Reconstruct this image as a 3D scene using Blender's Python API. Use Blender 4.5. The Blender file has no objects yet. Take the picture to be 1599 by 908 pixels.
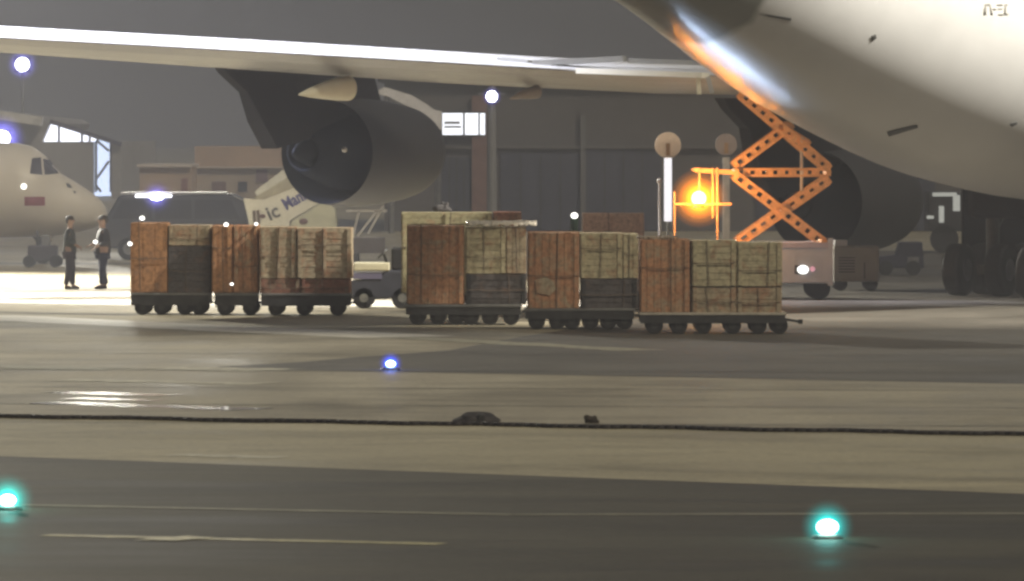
import bpy, bmesh, math, random
from mathutils import Vector, Matrix
random.seed(11)
R = math.radians
sc = bpy.context.scene
C = sc.collection

# ------------------------------------------------------------------ camera
F = 11520.0           # focal length in pixels of the 1599 px wide photograph
CH = 4.0              # camera height
HR = 200.0            # horizon row
cam_d = bpy.data.cameras.new('camera'); cam = bpy.data.objects.new('camera', cam_d); C.objects.link(cam)
cam.location = (0, 0, CH); cam.rotation_euler = (R(90), 0, 0)
cam_d.sensor_width = 36.0; cam_d.lens = F / 1599 * 36.0
cam_d.shift_y = -(454 - HR) / 1599.0
cam_d.clip_start = 1.0; cam_d.clip_end = 6000
cam_d.dof.use_dof = True; cam_d.dof.focus_distance = 150; cam_d.dof.aperture_fstop = 7.0
sc.camera = cam

# ------------------------------------------------------------------ world, sky
w = bpy.data.worlds.new("World"); sc.world = w; w.use_nodes = True
nt = w.node_tree; nt.nodes.clear()
out = nt.nodes.new('ShaderNodeOutputWorld')
sky = nt.nodes.new('ShaderNodeTexSky'); sky.sky_type = 'NISHITA'; sky.sun_disc = False
sky.sun_elevation = R(0.5); sky.sun_rotation = R(150); sky.air_density = 1.0; sky.dust_density = 6.0
b1 = nt.nodes.new('ShaderNodeBackground'); b1.inputs[1].default_value = 0.05
nt.links.new(sky.outputs[0], b1.inputs[0])
b2 = nt.nodes.new('ShaderNodeBackground'); b2.inputs[0].default_value = (0.108, 0.114, 0.136, 1); b2.inputs[1].default_value = 0.66   # town light in the night haze
ad = nt.nodes.new('ShaderNodeAddShader')
nt.links.new(b1.outputs[0], ad.inputs[0]); nt.links.new(b2.outputs[0], ad.inputs[1]); nt.links.new(ad.outputs[0], out.inputs[0])

# ------------------------------------------------------------------ lights
sd = bpy.data.lights.new('sun', 'SUN'); sd.energy = 1.75; sd.angle = R(12); sd.color = (1.0, 0.88, 0.66)
sun = bpy.data.objects.new('sun', sd); C.objects.link(sun)
def aim(o, d): o.rotation_euler = Vector(d).to_track_quat('-Z', 'Y').to_euler()
aim(sun, (-0.45, 0.66, -0.72))
def flood(name, loc, target, power, col, size, cone=70, blend=.6, soft=.8):
    l = bpy.data.lights.new(name, 'SPOT'); l.energy = power; l.color = col; l.shadow_soft_size = soft
    l.spot_size = R(cone); l.spot_blend = blend
    o = bpy.data.objects.new(name, l); C.objects.link(o); o.location = loc
    aim(o, Vector(target) - Vector(loc)); return o
# apron floodlight masts of the airport, outside the frame; flood_added_far pair is added for the wet glints
flood('flood_added_far', (-16.8, 300, 15.0), (-9, 108, 0), 7000, (1, .95, .82), 1, 22, .9, soft=1.3)
flood('flood_added_far', (-12.4, 300, 15.8), (-7, 108, 0), 7000, (1, .95, .82), 1, 22, .9, soft=1.3)
flood('flood_back', (-34, 222, 17), (-8, 168, 0), 330000, (1, .94, .78), 1, 62)
flood('flood_stand', (-31, 214, 19), (-14, 190, 0), 360000, (1, .95, .84), 1, 40, .8)
flood('flood_wing', (-33, 176, 24), (-11.5, 174, 6.2), 540000, (.84, .86, 1), 1, 27, .5)
flood('flood_right', (85, 135, 84), (14, 155, 9), 2000000, (1, .95, .85), 1, 12, .9, soft=1.5)

sc.view_settings.view_transform = 'Standard'; sc.view_settings.look = 'None'
sc.view_settings.gamma = 1; sc.view_settings.exposure = 0.0; sc.view_settings.use_curve_mapping = False
cy = sc.cycles
cy.use_denoising = True; cy.max_bounces = 6; cy.volume_bounces = 0; cy.transparent_max_bounces = 64
cy.sample_clamp_indirect = 4; cy.sample_clamp_direct = 0; cy.caustics_reflective = False; cy.caustics_refractive = False
cy.pixel_filter_type = 'BLACKMAN_HARRIS'; cy.filter_width = 2.7

# ------------------------------------------------------------------ helpers
def wpt(px, py, D): return Vector(((px - 799.5) / F * D, D, CH - (py - HR) / F * D))
def gpt(px, py):
    D = F * CH / (py - HR); return Vector(((px - 799.5) / F * D, D, 0))
def X(px, D): return (px - 799.5) / F * D
def Z(py, D): return CH - (py - HR) / F * D

MATS = {}
def mat(name, col, rough=.6, metal=0, var=0.0, vscale=3.0, stretch=(1, 1, 1), bump=0.0, col2=None, emit=None, es=0, spec=.5, coat=0, detail=4, thr=None):
    if name in MATS: return MATS[name]
    m = bpy.data.materials.new(name); m.use_nodes = True; t = m.node_tree; b = t.nodes['Principled BSDF']
    b.inputs['Base Color'].default_value = (*col, 1); b.inputs['Roughness'].default_value = rough; b.inputs['Metallic'].default_value = metal
    b.inputs['Specular IOR Level'].default_value = spec; b.inputs['Coat Weight'].default_value = coat
    if emit: b.inputs['Emission Color'].default_value = (*emit, 1); b.inputs['Emission Strength'].default_value = es
    if var or col2 or bump:
        tc = t.nodes.new('ShaderNodeTexCoord'); mp = t.nodes.new('ShaderNodeMapping'); mp.inputs['Scale'].default_value = stretch
        oi = t.nodes.new('ShaderNodeObjectInfo'); addv = t.nodes.new('ShaderNodeVectorMath'); addv.operation = 'ADD'
        sc10 = t.nodes.new('ShaderNodeMath'); sc10.operation = 'MULTIPLY'; sc10.inputs[1].default_value = 40
        t.links.new(oi.outputs['Random'], sc10.inputs[0])
        t.links.new(tc.outputs['Object'], addv.inputs[0]); t.links.new(sc10.outputs[0], addv.inputs[1])
        t.links.new(addv.outputs[0], mp.inputs[0])
        n = t.nodes.new('ShaderNodeTexNoise'); n.inputs['Scale'].default_value = vscale; n.inputs['Detail'].default_value = detail
        n.inputs['Roughness'].default_value = .65
        t.links.new(mp.outputs[0], n.inputs[0])
        r = t.nodes.new('ShaderNodeValToRGB'); lo, hi = thr if thr else (.3, .7)
        r.color_ramp.elements[0].position = lo; r.color_ramp.elements[1].position = hi
        c2 = col2 if col2 else tuple(max(0, c * (1 - var)) for c in col)
        c1 = col if col2 else tuple(c * (1 + var * .6) for c in col)
        r.color_ramp.elements[0].color = (*c2, 1); r.color_ramp.elements[1].color = (*c1, 1)
        t.links.new(n.outputs[0], r.inputs[0]); t.links.new(r.outputs[0], b.inputs['Base Color'])
        if bump:
            bp = t.nodes.new('ShaderNodeBump'); bp.inputs['Strength'].default_value = bump; bp.inputs['Distance'].default_value = .02
            t.links.new(n.outputs[0], bp.inputs['Height']); t.links.new(bp.outputs[0], b.inputs['Normal'])
    MATS[name] = m; return m
def emat(name, col, s):
    if name in MATS: return MATS[name]
    m = bpy.data.materials.new(name); m.use_nodes = True; t = m.node_tree; t.nodes.clear()
    o = t.nodes.new('ShaderNodeOutputMaterial'); e = t.nodes.new('ShaderNodeEmission')
    e.inputs[0].default_value = (*col, 1); e.inputs[1].default_value = s; t.links.new(e.outputs[0], o.inputs[0]); MATS[name] = m; return m
def vmat(name, col, s):
    if name in MATS: return MATS[name]
    m = bpy.data.materials.new(name); m.use_nodes = True; t = m.node_tree; t.nodes.clear()
    o = t.nodes.new('ShaderNodeOutputMaterial'); e = t.nodes.new('ShaderNodeEmission')
    e.inputs[0].default_value = (*col, 1); e.inputs[1].default_value = s; t.links.new(e.outputs[0], o.inputs['Volume']); MATS[name] = m; return m

def tag(o, label=None, cat=None, group=None, kind=None):
    if label: o['label'] = label
    if cat: o['category'] = cat
    if group: o['group'] = group
    if kind: o['kind'] = kind
    return o
def empty(name, loc, label, cat, group=None, rz=0):
    o = bpy.data.objects.new(name, None); C.objects.link(o); o.location = loc; o.rotation_euler = (0, 0, rz); o.empty_display_size = .2
    return tag(o, label, cat, group)
def link(name, bm, m, parent=None, loc=None, smooth=False, bevel=0):
    me = bpy.data.meshes.new(name)
    bmesh.ops.recalc_face_normals(bm, faces=bm.faces)
    bm.to_mesh(me); bm.free()
    if isinstance(m, (list, tuple)):
        for k in m: me.materials.append(k)
    else: me.materials.append(m)
    if smooth:
        for p in me.polygons: p.use_smooth = True
    o = bpy.data.objects.new(name, me); C.objects.link(o)
    if parent: o.parent = parent
    if loc: o.location = loc
    if bevel:
        md = o.modifiers.new('bevel', 'BEVEL'); md.width = bevel; md.segments = 2; md.limit_method = 'ANGLE'
    return o
def box(bm, x0, x1, y0, y1, z0, z1, M=None):
    r = bmesh.ops.create_cube(bm, size=1)
    T = Matrix.Translation(((x0 + x1) / 2, (y0 + y1) / 2, (z0 + z1) / 2)) @ Matrix.Diagonal((abs(x1 - x0), abs(y1 - y0), abs(z1 - z0), 1))
    if M is not None: T = M @ T
    bmesh.ops.transform(bm, matrix=T, verts=r['verts']); return r['verts']
def tube(bm, a, b, r0, r1=None, seg=14):
    a = Vector(a); b = Vector(b); r1 = r0 if r1 is None else r1
    L = (b - a).length
    q = (b - a).to_track_quat('Z', 'Y').to_matrix().to_4x4()
    bmesh.ops.create_cone(bm, cap_ends=True, segments=seg, radius1=r0, radius2=r1, depth=L, matrix=Matrix.Translation((a + b) / 2) @ q)
def bar(bm, a, b, wd, hd, up=(0, 1, 0)):
    """rectangular bar from a to b; wd across, hd along 'up'"""
    a = Vector(a); b = Vector(b); d = (b - a).normalized(); u = Vector(up); s = d.cross(u).normalized(); u = s.cross(d).normalized()
    vs = []
    for p in (a, b):
        for i, j in ((-1, -1), (1, -1), (1, 1), (-1, 1)):
            vs.append(bm.verts.new(p + s * i * wd / 2 + u * j * hd / 2))
    for k in range(4): bm.faces.new((vs[k], vs[(k + 1) % 4], vs[4 + (k + 1) % 4], vs[4 + k]))
    bm.faces.new(vs[:4]); bm.faces.new(vs[4:])
def prism(bm, pts, y0, y1):
    """polygon in x,z extruded along y"""
    a = [bm.verts.new((p[0], y0, p[1])) for p in pts]; b = [bm.verts.new((p[0], y1, p[1])) for p in pts]
    n = len(pts)
    for k in range(n): bm.faces.new((a[k], a[(k + 1) % n], b[(k + 1) % n], b[k]))
    bm.faces.new(a); bm.faces.new(b)
def rings(bm, prof, seg=40, cap=True):
    """prof = [(y, cx, cz, rx, rz)] circles across the y axis"""
    R_ = []
    for (y, cx, cz, rx, rz) in prof:
        R_.append([bm.verts.new((cx + rx * math.cos(2 * math.pi * k / seg), y, cz + rz * math.sin(2 * math.pi * k / seg))) for k in range(seg)])
    for i in range(len(R_) - 1):
        for k in range(seg): bm.faces.new((R_[i][k], R_[i][(k + 1) % seg], R_[i + 1][(k + 1) % seg], R_[i + 1][k]))
    if cap: bm.faces.new(R_[0]); bm.faces.new(R_[-1])
def sphere(bm, c, r, sx=1, sy=1, sz=1, u=20, v=12):
    bmesh.ops.create_uvsphere(bm, u_segments=u, v_segments=v, radius=r, matrix=Matrix.Translation(c) @ Matrix.Diagonal((sx, sy, sz, 1)))
def sheet(bm, pts, z):
    vs = [bm.verts.new((p.x, p.y, z)) for p in pts]; bm.faces.new(vs)
def halo(parent, c, r, col, s, k=9):
    """the lit haze close round a lamp: nested balls of faintly glowing air, one mesh"""
    bm = bmesh.new(); ms = []
    for i in range(k):
        f = (1 - i / k) ** 1.3; n0 = len(bm.faces); sphere(bm, c, r * f, u=24, v=16); bm.faces.ensure_lookup_table()
        for q in bm.faces[n0:]: q.material_index = i
        ms.append(vmat('glow_%s_%d' % (parent.name, i), col, s * .06 * 2.0 ** i / r))
    link('glow', bm, ms, parent)

# ------------------------------------------------------------------ materials
def ground_mat(name, ca, cb, rough, sx=.35, sy=.12, bump=.12, streak=.5):
    m = bpy.data.materials.new(name); m.use_nodes = True; t = m.node_tree; b = t.nodes['Principled BSDF']
    tc = t.nodes.new('ShaderNodeTexCoord'); mp = t.nodes.new('ShaderNodeMapping'); mp.inputs['Scale'].default_value = (sx, sy, 1)
    mp.inputs['Rotation'].default_value = (0, 0, R(12))
    t.links.new(tc.outputs['Object'], mp.inputs[0])
    n = t.nodes.new('ShaderNodeTexNoise'); n.inputs['Scale'].default_value = 1.0; n.inputs['Detail'].default_value = 7; n.inputs['Roughness'].default_value = .6
    t.links.new(mp.outputs[0], n.inputs[0])
    r = t.nodes.new('ShaderNodeValToRGB'); r.color_ramp.elements[0].position = .32; r.color_ramp.elements[1].position = .68
    r.color_ramp.elements[0].color = (*ca, 1); r.color_ramp.elements[1].color = (*cb, 1)
    t.links.new(n.outputs[0], r.inputs[0])
    n2 = t.nodes.new('ShaderNodeTexNoise'); n2.inputs['Scale'].default_value = 9; n2.inputs['Detail'].default_value = 5
    t.links.new(tc.outputs['Object'], n2.inputs[0])
    mx = t.nodes.new('ShaderNodeMixRGB'); mx.blend_type = 'MULTIPLY'; mx.inputs[0].default_value = streak
    r2 = t.nodes.new('ShaderNodeValToRGB'); r2.color_ramp.elements[0].color = (.5, .5, .5, 1); r2.color_ramp.elements[0].position = .36; r2.color_ramp.elements[1].position = .58
    t.links.new(n2.outputs[0], r2.inputs[0]); t.links.new(r.outputs[0], mx.inputs[1]); t.links.new(r2.outputs[0], mx.inputs[2])
    n4 = t.nodes.new('ShaderNodeTexNoise'); n4.inputs['Scale'].default_value = .55; n4.inputs['Detail'].default_value = 8; n4.inputs['Roughness'].default_value = .7; n4.inputs['Distortion'].default_value = .8
    mp4 = t.nodes.new('ShaderNodeMapping'); mp4.inputs['Scale'].default_value = (.28, .5, 1); mp4.inputs['Location'].default_value = (7, 3, 0); mp4.inputs['Rotation'].default_value = (0, 0, R(-20)); t.links.new(tc.outputs['Object'], mp4.inputs[0]); t.links.new(mp4.outputs[0], n4.inputs[0])
    r4 = t.nodes.new('ShaderNodeValToRGB'); r4.color_ramp.elements[0].color = (.55, .54, .52, 1); r4.color_ramp.elements[0].position = .38; r4.color_ramp.elements[1].position = .52; t.links.new(n4.outputs[0], r4.inputs[0])
    mx4 = t.nodes.new('ShaderNodeMixRGB'); mx4.blend_type = 'MULTIPLY'; mx4.inputs[0].default_value = .75; t.links.new(mx.outputs[0], mx4.inputs[1]); t.links.new(r4.outputs[0], mx4.inputs[2])
    t.links.new(mx4.outputs[0], b.inputs['Base Color'])
    rr = t.nodes.new('ShaderNodeMapRange'); rr.inputs['From Min'].default_value = .35; rr.inputs['From Max'].default_value = .65
    rr.inputs['To Min'].default_value = rough - .13; rr.inputs['To Max'].default_value = rough + .1
    t.links.new(n.outputs[0], rr.inputs[0]); t.links.new(rr.outputs[0], b.inputs['Roughness'])
    b.inputs['Specular IOR Level'].default_value = .3
    bp = t.nodes.new('ShaderNodeBump'); bp.inputs['Strength'].default_value = bump; bp.inputs['Distance'].default_value = .02
    t.links.new(n2.outputs[0], bp.inputs['Height']); t.links.new(bp.outputs[0], b.inputs['Normal'])
    return m
M_conc = ground_mat('apron_concrete', (.34, .30, .21), (.51, .455, .325), .52)
M_conc2 = ground_mat('shoulder_concrete', (.41, .365, .235), (.54, .48, .315), .55, sx=.15, sy=.3)
M_asph = ground_mat('taxiway_asphalt', (.055, .048, .030), (.095, .083, .052), .6, sx=.12, sy=.35)
M_apron2 = ground_mat('parking_asphalt', (.09, .081, .066), (.16, .144, .117), .6, sx=.2, sy=.1)
M_white = mat('white_line_paint', (.88, .84, .72), .42, var=.15, vscale=3, spec=.6)
M_wet = mat('wet_streak', (.62, .58, .46), .2, var=.2, vscale=2, spec=1.0, coat=.6)
M_pale2 = mat('pale_worn_paint', (.60, .56, .42), .55, var=.4, vscale=4)
M_yel = mat('yellow_line_paint', (.62, .56, .3), .4, var=.5, vscale=8)
M_pale = mat('worn_line_paint', (.36, .34, .24), .5, var=.5, vscale=8)
M_black = mat('black_rubber', (.015, .015, .017), .8)
M_hose = mat('black_hose', (.02, .016, .016), .6)
M_dsteel = mat('dark_steel', (.05, .05, .05), .55, .3, var=.5)
M_gsteel = mat('grey_steel', (.22, .22, .21), .5, .5, var=.3)
M_plane = mat('white_aircraft_paint', (.70, .69, .65), .42, var=.07, vscale=.6, spec=.6, coat=.25)
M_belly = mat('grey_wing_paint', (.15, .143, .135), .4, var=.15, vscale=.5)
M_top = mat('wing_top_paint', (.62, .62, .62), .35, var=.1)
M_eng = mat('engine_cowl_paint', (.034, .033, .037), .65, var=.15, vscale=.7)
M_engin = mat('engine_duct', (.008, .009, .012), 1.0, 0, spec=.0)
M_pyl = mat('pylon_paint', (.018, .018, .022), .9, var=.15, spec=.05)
M_plug = mat('exhaust_plug', (.35, .33, .3), .35, .8)
M_fair = mat('flap_fairing_paint', (.62, .6, .47), .4, var=.12, vscale=1.5)
def wmat(name, ca, cb, cc, grain, amount=.5, rough=.75, bl=1.6, seed=0.0):
    """board: ca/cb grain, cc blotches of rust, mud or damp"""
    m = bpy.data.materials.new(name); m.use_nodes = True; t = m.node_tree; b = t.nodes['Principled BSDF']; b.inputs['Roughness'].default_value = rough; b.inputs['Specular IOR Level'].default_value = .25
    tc = t.nodes.new('ShaderNodeTexCoord'); oi = t.nodes.new('ShaderNodeObjectInfo'); mu = t.nodes.new('ShaderNodeMath'); mu.operation = 'MULTIPLY'; mu.inputs[1].default_value = 57
    av = t.nodes.new('ShaderNodeVectorMath'); t.links.new(oi.outputs['Random'], mu.inputs[0]); t.links.new(tc.outputs['Object'], av.inputs[0]); t.links.new(mu.outputs[0], av.inputs[1])
    mp = t.nodes.new('ShaderNodeMapping'); mp.inputs['Scale'].default_value = grain; t.links.new(av.outputs[0], mp.inputs[0])
    n = t.nodes.new('ShaderNodeTexNoise'); n.inputs['Scale'].default_value = 3; n.inputs['Detail'].default_value = 8; n.inputs['Roughness'].default_value = .7; t.links.new(mp.outputs[0], n.inputs[0])
    r = t.nodes.new('ShaderNodeValToRGB'); r.color_ramp.elements[0].position = .33; r.color_ramp.elements[1].position = .66; r.color_ramp.elements[0].color = (*cb, 1); r.color_ramp.elements[1].color = (*ca, 1); t.links.new(n.outputs[0], r.inputs[0])
    n2 = t.nodes.new('ShaderNodeTexNoise'); n2.inputs['Scale'].default_value = bl * 2.2; n2.inputs['Detail'].default_value = 9; n2.inputs['Roughness'].default_value = .72; n2.inputs['Distortion'].default_value = .6; t.links.new(av.outputs[0], n2.inputs[0])
    r2 = t.nodes.new('ShaderNodeValToRGB'); r2.color_ramp.elements[0].position = .62 - amount * .28; r2.color_ramp.elements[1].position = .74 - amount * .2; t.links.new(n2.outputs[0], r2.inputs[0])
    mx = t.nodes.new('ShaderNodeMixRGB'); mx.inputs[2].default_value = (*cc, 1); t.links.new(r2.outputs[0], mx.inputs[0]); t.links.new(r.outputs[0], mx.inputs[1])
    n3 = t.nodes.new('ShaderNodeTexNoise'); n3.inputs['Scale'].default_value = 14; n3.inputs['Detail'].default_value = 6; t.links.new(av.outputs[0], n3.inputs[0])
    r3 = t.nodes.new('ShaderNodeValToRGB'); r3.color_ramp.elements[0].position = .36; r3.color_ramp.elements[1].position = .56; r3.color_ramp.elements[0].color = (.45, .42, .4, 1); t.links.new(n3.outputs[0], r3.inputs[0])
    m2 = t.nodes.new('ShaderNodeMixRGB'); m2.blend_type = 'MULTIPLY'; m2.inputs[0].default_value = .6; t.links.new(mx.outputs[0], m2.inputs[1]); t.links.new(r3.outputs[0], m2.inputs[2]); t.links.new(m2.outputs[0], b.inputs['Base Color'])
    bp = t.nodes.new('ShaderNodeBump'); bp.inputs['Strength'].default_value = .35; bp.inputs['Distance'].default_value = .02; t.links.new(n.outputs[0], bp.inputs['Height']); t.links.new(bp.outputs[0], b.inputs['Normal'])
    MATS[name] = m; return m
M_beige = wmat('pale_pine_board', (.62, .56, .37), (.44, .39, .25), (.44, .28, .17), (1, 1, 5), .36)
M_beige2 = wmat('weathered_pine_board', (.54, .46, .32), (.38, .31, .21), (.44, .25, .15), (1, 1, 4), .5)
M_brown = wmat('brown_plywood', (.62, .33, .18), (.40, .20, .11), (.42, .33, .22), (4, 4, .8), .5)
M_orange = wmat('orange_plywood', (.58, .31, .15), (.44, .23, .12), (.32, .2, .14), (3, 3, .7), .3)
M_greyc = wmat('dark_grey_case', (.14, .13, .13), (.09, .082, .085), (.18, .12, .09), (1, 1, 2), .3)
M_redc = wmat('reddish_board', (.36, .17, .11), (.2, .09, .07), (.28, .22, .15), (1, 1, 4), .45)
M_pinkc = wmat('pinkish_board', (.7, .48, .38), (.5, .33, .26), (.6, .4, .3), (1, 1, 4), .4)
M_wrap = mat('pale_plastic_sheet', (.6, .55, .46), .35, var=.3, vscale=9)
M_glass = mat('dark_glass', (.012, .014, .025), .12)

# ------------------------------------------------------------------ ground
def gsheet(name, pts, z, m, kind='structure'):
    bm = bmesh.new(); sheet(bm, pts, z); o = link(name, bm, m); tag(o, kind=kind); return o
bm = bmesh.new(); sheet(bm, [Vector((-900, -20, 0)), Vector((900, -20, 0)), Vector((900, 1500, 0)), Vector((-900, 1500, 0))], 0)
tag(link('apron_ground', bm, M_conc), kind='structure')
# near taxiway (dark asphalt), its edge runs from (0,713) to (1599,772) in the photograph
def ext(a, b, t): return a + (b - a) * t
a = gpt(0, 713); b = gpt(1599, 772); e0 = ext(a, b, -1.2); e1 = ext(a, b, 2.2)
gsheet('taxiway', [e0, e1, Vector((e1.x, -15, 0)), Vector((e0.x, -15, 0))], .004, M_asph)
# concrete shoulder between the taxiway and the parking area
c0 = gpt(0, 652); c1 = gpt(1599, 681)
gsheet('shoulder', [ext(c0, c1, -1.2), ext(c0, c1, 2.2), e1 + Vector((0, 0.02, 0)), e0 + Vector((0, .02, 0))], .004, M_conc2)
# darker parking surface on the far side, edge (560,580)-(1599,600)
a2 = gpt(560, 580); b2_ = gpt(1599, 600)
gsheet('parking_area', [a2, ext(a2, b2_, 2.0), Vector((60, 240, 0)), Vector((6, 240, 0)), gpt(1180, 470), gpt(820, 525), gpt(700, 548), gpt(560, 558), gpt(470, 566), gpt(330, 574), gpt(420, 578.5)], .004, M_apron2)

def strip(name, pts, wd, z, m, jitter=0):
    bm = bmesh.new(); L = []; Rr = []
    for i, p in enumerate(pts):
        q = pts[min(i + 1, len(pts) - 1)] - pts[max(i - 1, 0)]; n = Vector((-q.y, q.x, 0)).normalized()
        ww = wd * (1 + random.uniform(-jitter, jitter))
        L.append(bm.verts.new((p + n * ww / 2) + Vector((0, 0, z)))); Rr.append(bm.verts.new((p - n * ww / 2) + Vector((0, 0, z))))
    for i in range(len(pts) - 1): bm.faces.new((L[i], L[i + 1], Rr[i + 1], Rr[i]))
    o = link(name, bm, m); tag(o, kind='structure'); return o
def poly(p0, p1, n=24): 
    a = gpt(*p0); b = gpt(*p1); return [a.lerp(b, k / n) for k in range(n + 1)]
strip('painted_line', poly((-60, 494), (640, 527)), 2.4, .006, M_white, .1)
strip('painted_line', poly((640, 528.5), (1000, 548)), .9, .008, M_pale, .3)
strip('wet_streak', poly((65, 629), (400, 640)), .95, .006, M_wet, .4)
strip('wet_streak', poly((90, 613), (262, 618)), .8, .006, M_wet, .4)
strip('wet_streak', poly((112, 622), (245, 626)), .6, .006, M_wet, .5)
strip('painted_line', poly((100, 594), (410, 600)), .9, .006, M_pale2, .5)
strip('painted_line', poly((250, 575), (430, 579)), 1.3, .006, M_pale2, .5)
strip('painted_line', poly((-50, 572), (180, 577)), 1.3, .006, M_pale, .5)
strip('painted_line', poly((270, 711), (440, 716)), .6, .0085, M_pale2, .5)
strip('painted_line', poly((30, 790), (800, 805)), .28, .009, M_pale, .2)
strip('painted_line', poly((800, 805), (1700, 803)), .26, .009, M_pale, .2)
strip('painted_line', poly((70, 837), (690, 851)), .3, .009, M_yel, .3)
strip('painted_line', poly((250, 842), (305, 844)), .75, .013, M_yel, .3)
strip('joint_or_shade_strip', poly((-60, 487), (210, 493)), .5, .0065, M_dsteel, .2)
strip('joint_or_shade_strip', poly((-60, 411.5), (230, 413)), 1.2, .0065, M_dsteel, .3)  # shadow line on the apron, laid as a dark strip

# slab joints and tar-filled cracks
for k in range(7):
    y_ = (99.5, 106, 113, 121, 130, 139, 147)[k]
    pts = [Vector((-16 + 32 * q / 30, y_ + .05 * math.sin(q * 1.7 + k) - 7.0 * (q / 30 - .5) * .5, 0)) for q in range(31)]
    strip('joint_or_shade_strip', pts, .10, .0075 + k * .0003, M_dsteel, .5)
# hose lying along the pavement joint
bm = bmesh.new(); c0b = gpt(-120, 651); c1b = gpt(0, 652).lerp(gpt(1599, 681), 2.6); prev = None; N = 260
for k in range(N + 1):
    p = c0b.lerp(c1b, k / N) + Vector((0, .12 * math.sin(k * .37) + .05 * math.sin(k * 1.3), .03))
    if prev is not None: tube(bm, prev, p, .032, seg=8)
    prev = p
tag(link('ground_hose', bm, M_hose, smooth=True), 'long thin black hose lying right across the pale pavement', 'hose')
def rock(name, px, py, sx, sy, sz, m, label, cat, rz=0, n=60, lump=.3):
    bm = bmesh.new(); bmesh.ops.create_icosphere(bm, subdivisions=4, radius=1)
    rr = random.Random(int(px)); dirs = [(Vector((rr.gauss(0, 1), rr.gauss(0, 1), rr.gauss(0, 1))).normalized(), rr.uniform(-lump, lump)) for _ in range(n)]
    for v in bm.verts:
        d = v.co.normalized(); s = 1 + sum(a * max(0, d.dot(q)) ** 14 for q, a in dirs)
        co = d * s; v.co = Vector((co.x * sx, co.y * sy, max(co.z, -.35) * sz))
    o = link(name, bm, m, smooth=True); p = gpt(px, py); o.location = p + Vector((0, 0, sz * .35 - .005)); o.rotation_euler = (0, 0, rz); tag(o, label, cat); return o
M_rag = mat('dark_canvas', (.06, .055, .055), .9, var=.5, vscale=6, bump=.5)
o = rock('canvas_bundle', 740, 661, .34, .25, .105, M_rag, 'long dark canvas bundle lying on the hose', 'bundle')
bm = bmesh.new(); box(bm, -.05, .05, -.26, .26, -.03, .1); link('strap', bm, M_dsteel, o, loc=(.1, 0, 0), bevel=.02)
rock('earth_clod', 923, 661, .085, .08, .085, mat('dark_clod', (.05, .04, .03), .9, var=.5, vscale=20), 'small dark clod alone on the pavement behind the hose', 'clod', lump=.5)

# ------------------------------------------------------------------ ground lights
def ground_light(name, px, py, col, core, label, cat, group, r, hs, hr):
    p = gpt(px, py)
    e = empty(name, p, label, cat, group)
    bm = bmesh.new(); rings_z = [(0, .16), (.03, .15), (.045, .10), (.05, .07)]
    prev = None
    vs = []
    for z, rad in rings_z: vs.append([bm.verts.new((rad * math.cos(k * math.pi / 12), rad * math.sin(k * math.pi / 12), z)) for k in range(24)])
    for i in range(3):
        for k in range(24): bm.faces.new((vs[i][k], vs[i][(k + 1) % 24], vs[i + 1][(k + 1) % 24], vs[i + 1][k]))
    bm.faces.new(vs[-1]); bm.faces.new(vs[0])
    link('housing', bm, M_gsteel, e, smooth=True)
    bm = bmesh.new(); sphere(bm, (0, 0, .05 + r * .8), r, 1.25, 1.25, .85)
    link('lens', bm, emat('lens_' + name, core, 12), e, smooth=True)
    halo(e, (0, 0, .05 + r * .8), hr, col, hs)
    l = bpy.data.lights.new(name + '_lamp', 'POINT'); l.energy = 5; l.color = col; l.shadow_soft_size = .05
    lo = bpy.data.objects.new('lamp', l); C.objects.link(lo); lo.parent = e; lo.location = (0, 0, .05 + r * 2.2 + .06)
    return e
G = 'green taxiway centre lights'
ground_light('taxiway_light', 12, 797, (0, .85, .72), (.55, 1, .9), 'glowing green taxiway light at the end of the pale line', 'taxiway light', None, .07, .8, .28)
ground_light('taxiway_light', 1292, 842, (0, .8, .75), (.55, 1, .9), 'glowing green taxiway light alone on dark asphalt, below the pale line', 'taxiway light', None, .085, .8, .26)
ground_light('edge_light', 610, 578, (.02, .08, 1), (.35, .6, 1), 'bright blue edge light on the concrete between cart trains and hose', 'edge light', None, .065, 1.3, .2)

# ------------------------------------------------------------------ background buildings
M_wall = mat('dark_hangar_wall', (.10, .093, .092), .8, var=.15, vscale=.3)
M_door = mat('dark_blue_door', (.045, .048, .075), .7, var=.2, vscale=.4)
def block(name, parent, D0, px0, px1, z0, z1, depth, m, off=0):
    bm = bmesh.new(); box(bm, X(px0, D0), X(px1, D0), D0 - off, D0 + depth, z0, z1); return link(name, bm, m, parent)
D = 285
hb = empty('maintenance_hangar', (0, 0, 0), 'long dark hangar with big doors and a lit upper window, behind the wing', 'hangar')
zt = Z(128, D)
block('wall', hb, D, 600, 1700, 0, zt, 30, M_wall)
block('roof', hb, D, 590, 1710, zt, zt + .25, 31, M_dsteel, .5)
for (p0, p1, r0, r1) in ((690, 736, 246, 0), (782, 906, 240, 0), (915, 1032, 234, 0), (1180, 1300, 236, 0), (1340, 1460, 236, 0)):
    d = block('door', hb, D, p0, p1, .05, Z(r0, D), .05, M_door, .12)
    bm = bmesh.new()
    for k in range(1, 4):
        xx = X(p0 + (p1 - p0) * k / 4, D); box(bm, xx - .03, xx + .03, D - .16, D - .12, .05, Z(r0, D) - .05)
    link('seam', bm, M_dsteel, d)
block('ledge', hb, D, 600, 1700, Z(232, D), Z(228, D), .05, mat('ledge', (.12, .115, .11), .8), .25)
block('pilaster', hb, D, 737, 760, 0, Z(150, D), .05, mat('reddish_pilaster', (.20, .12, .105), .8, var=.2), .3)
block('pilaster', hb, D, 906.5, 914.5, 0, Z(180, D), .05, mat('grey_pilaster', (.13, .13, .13), .8), .3)
wf = block('window', hb, D, 688, 759, Z(213, D), Z(175, D), .05, M_dsteel, .35)
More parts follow.
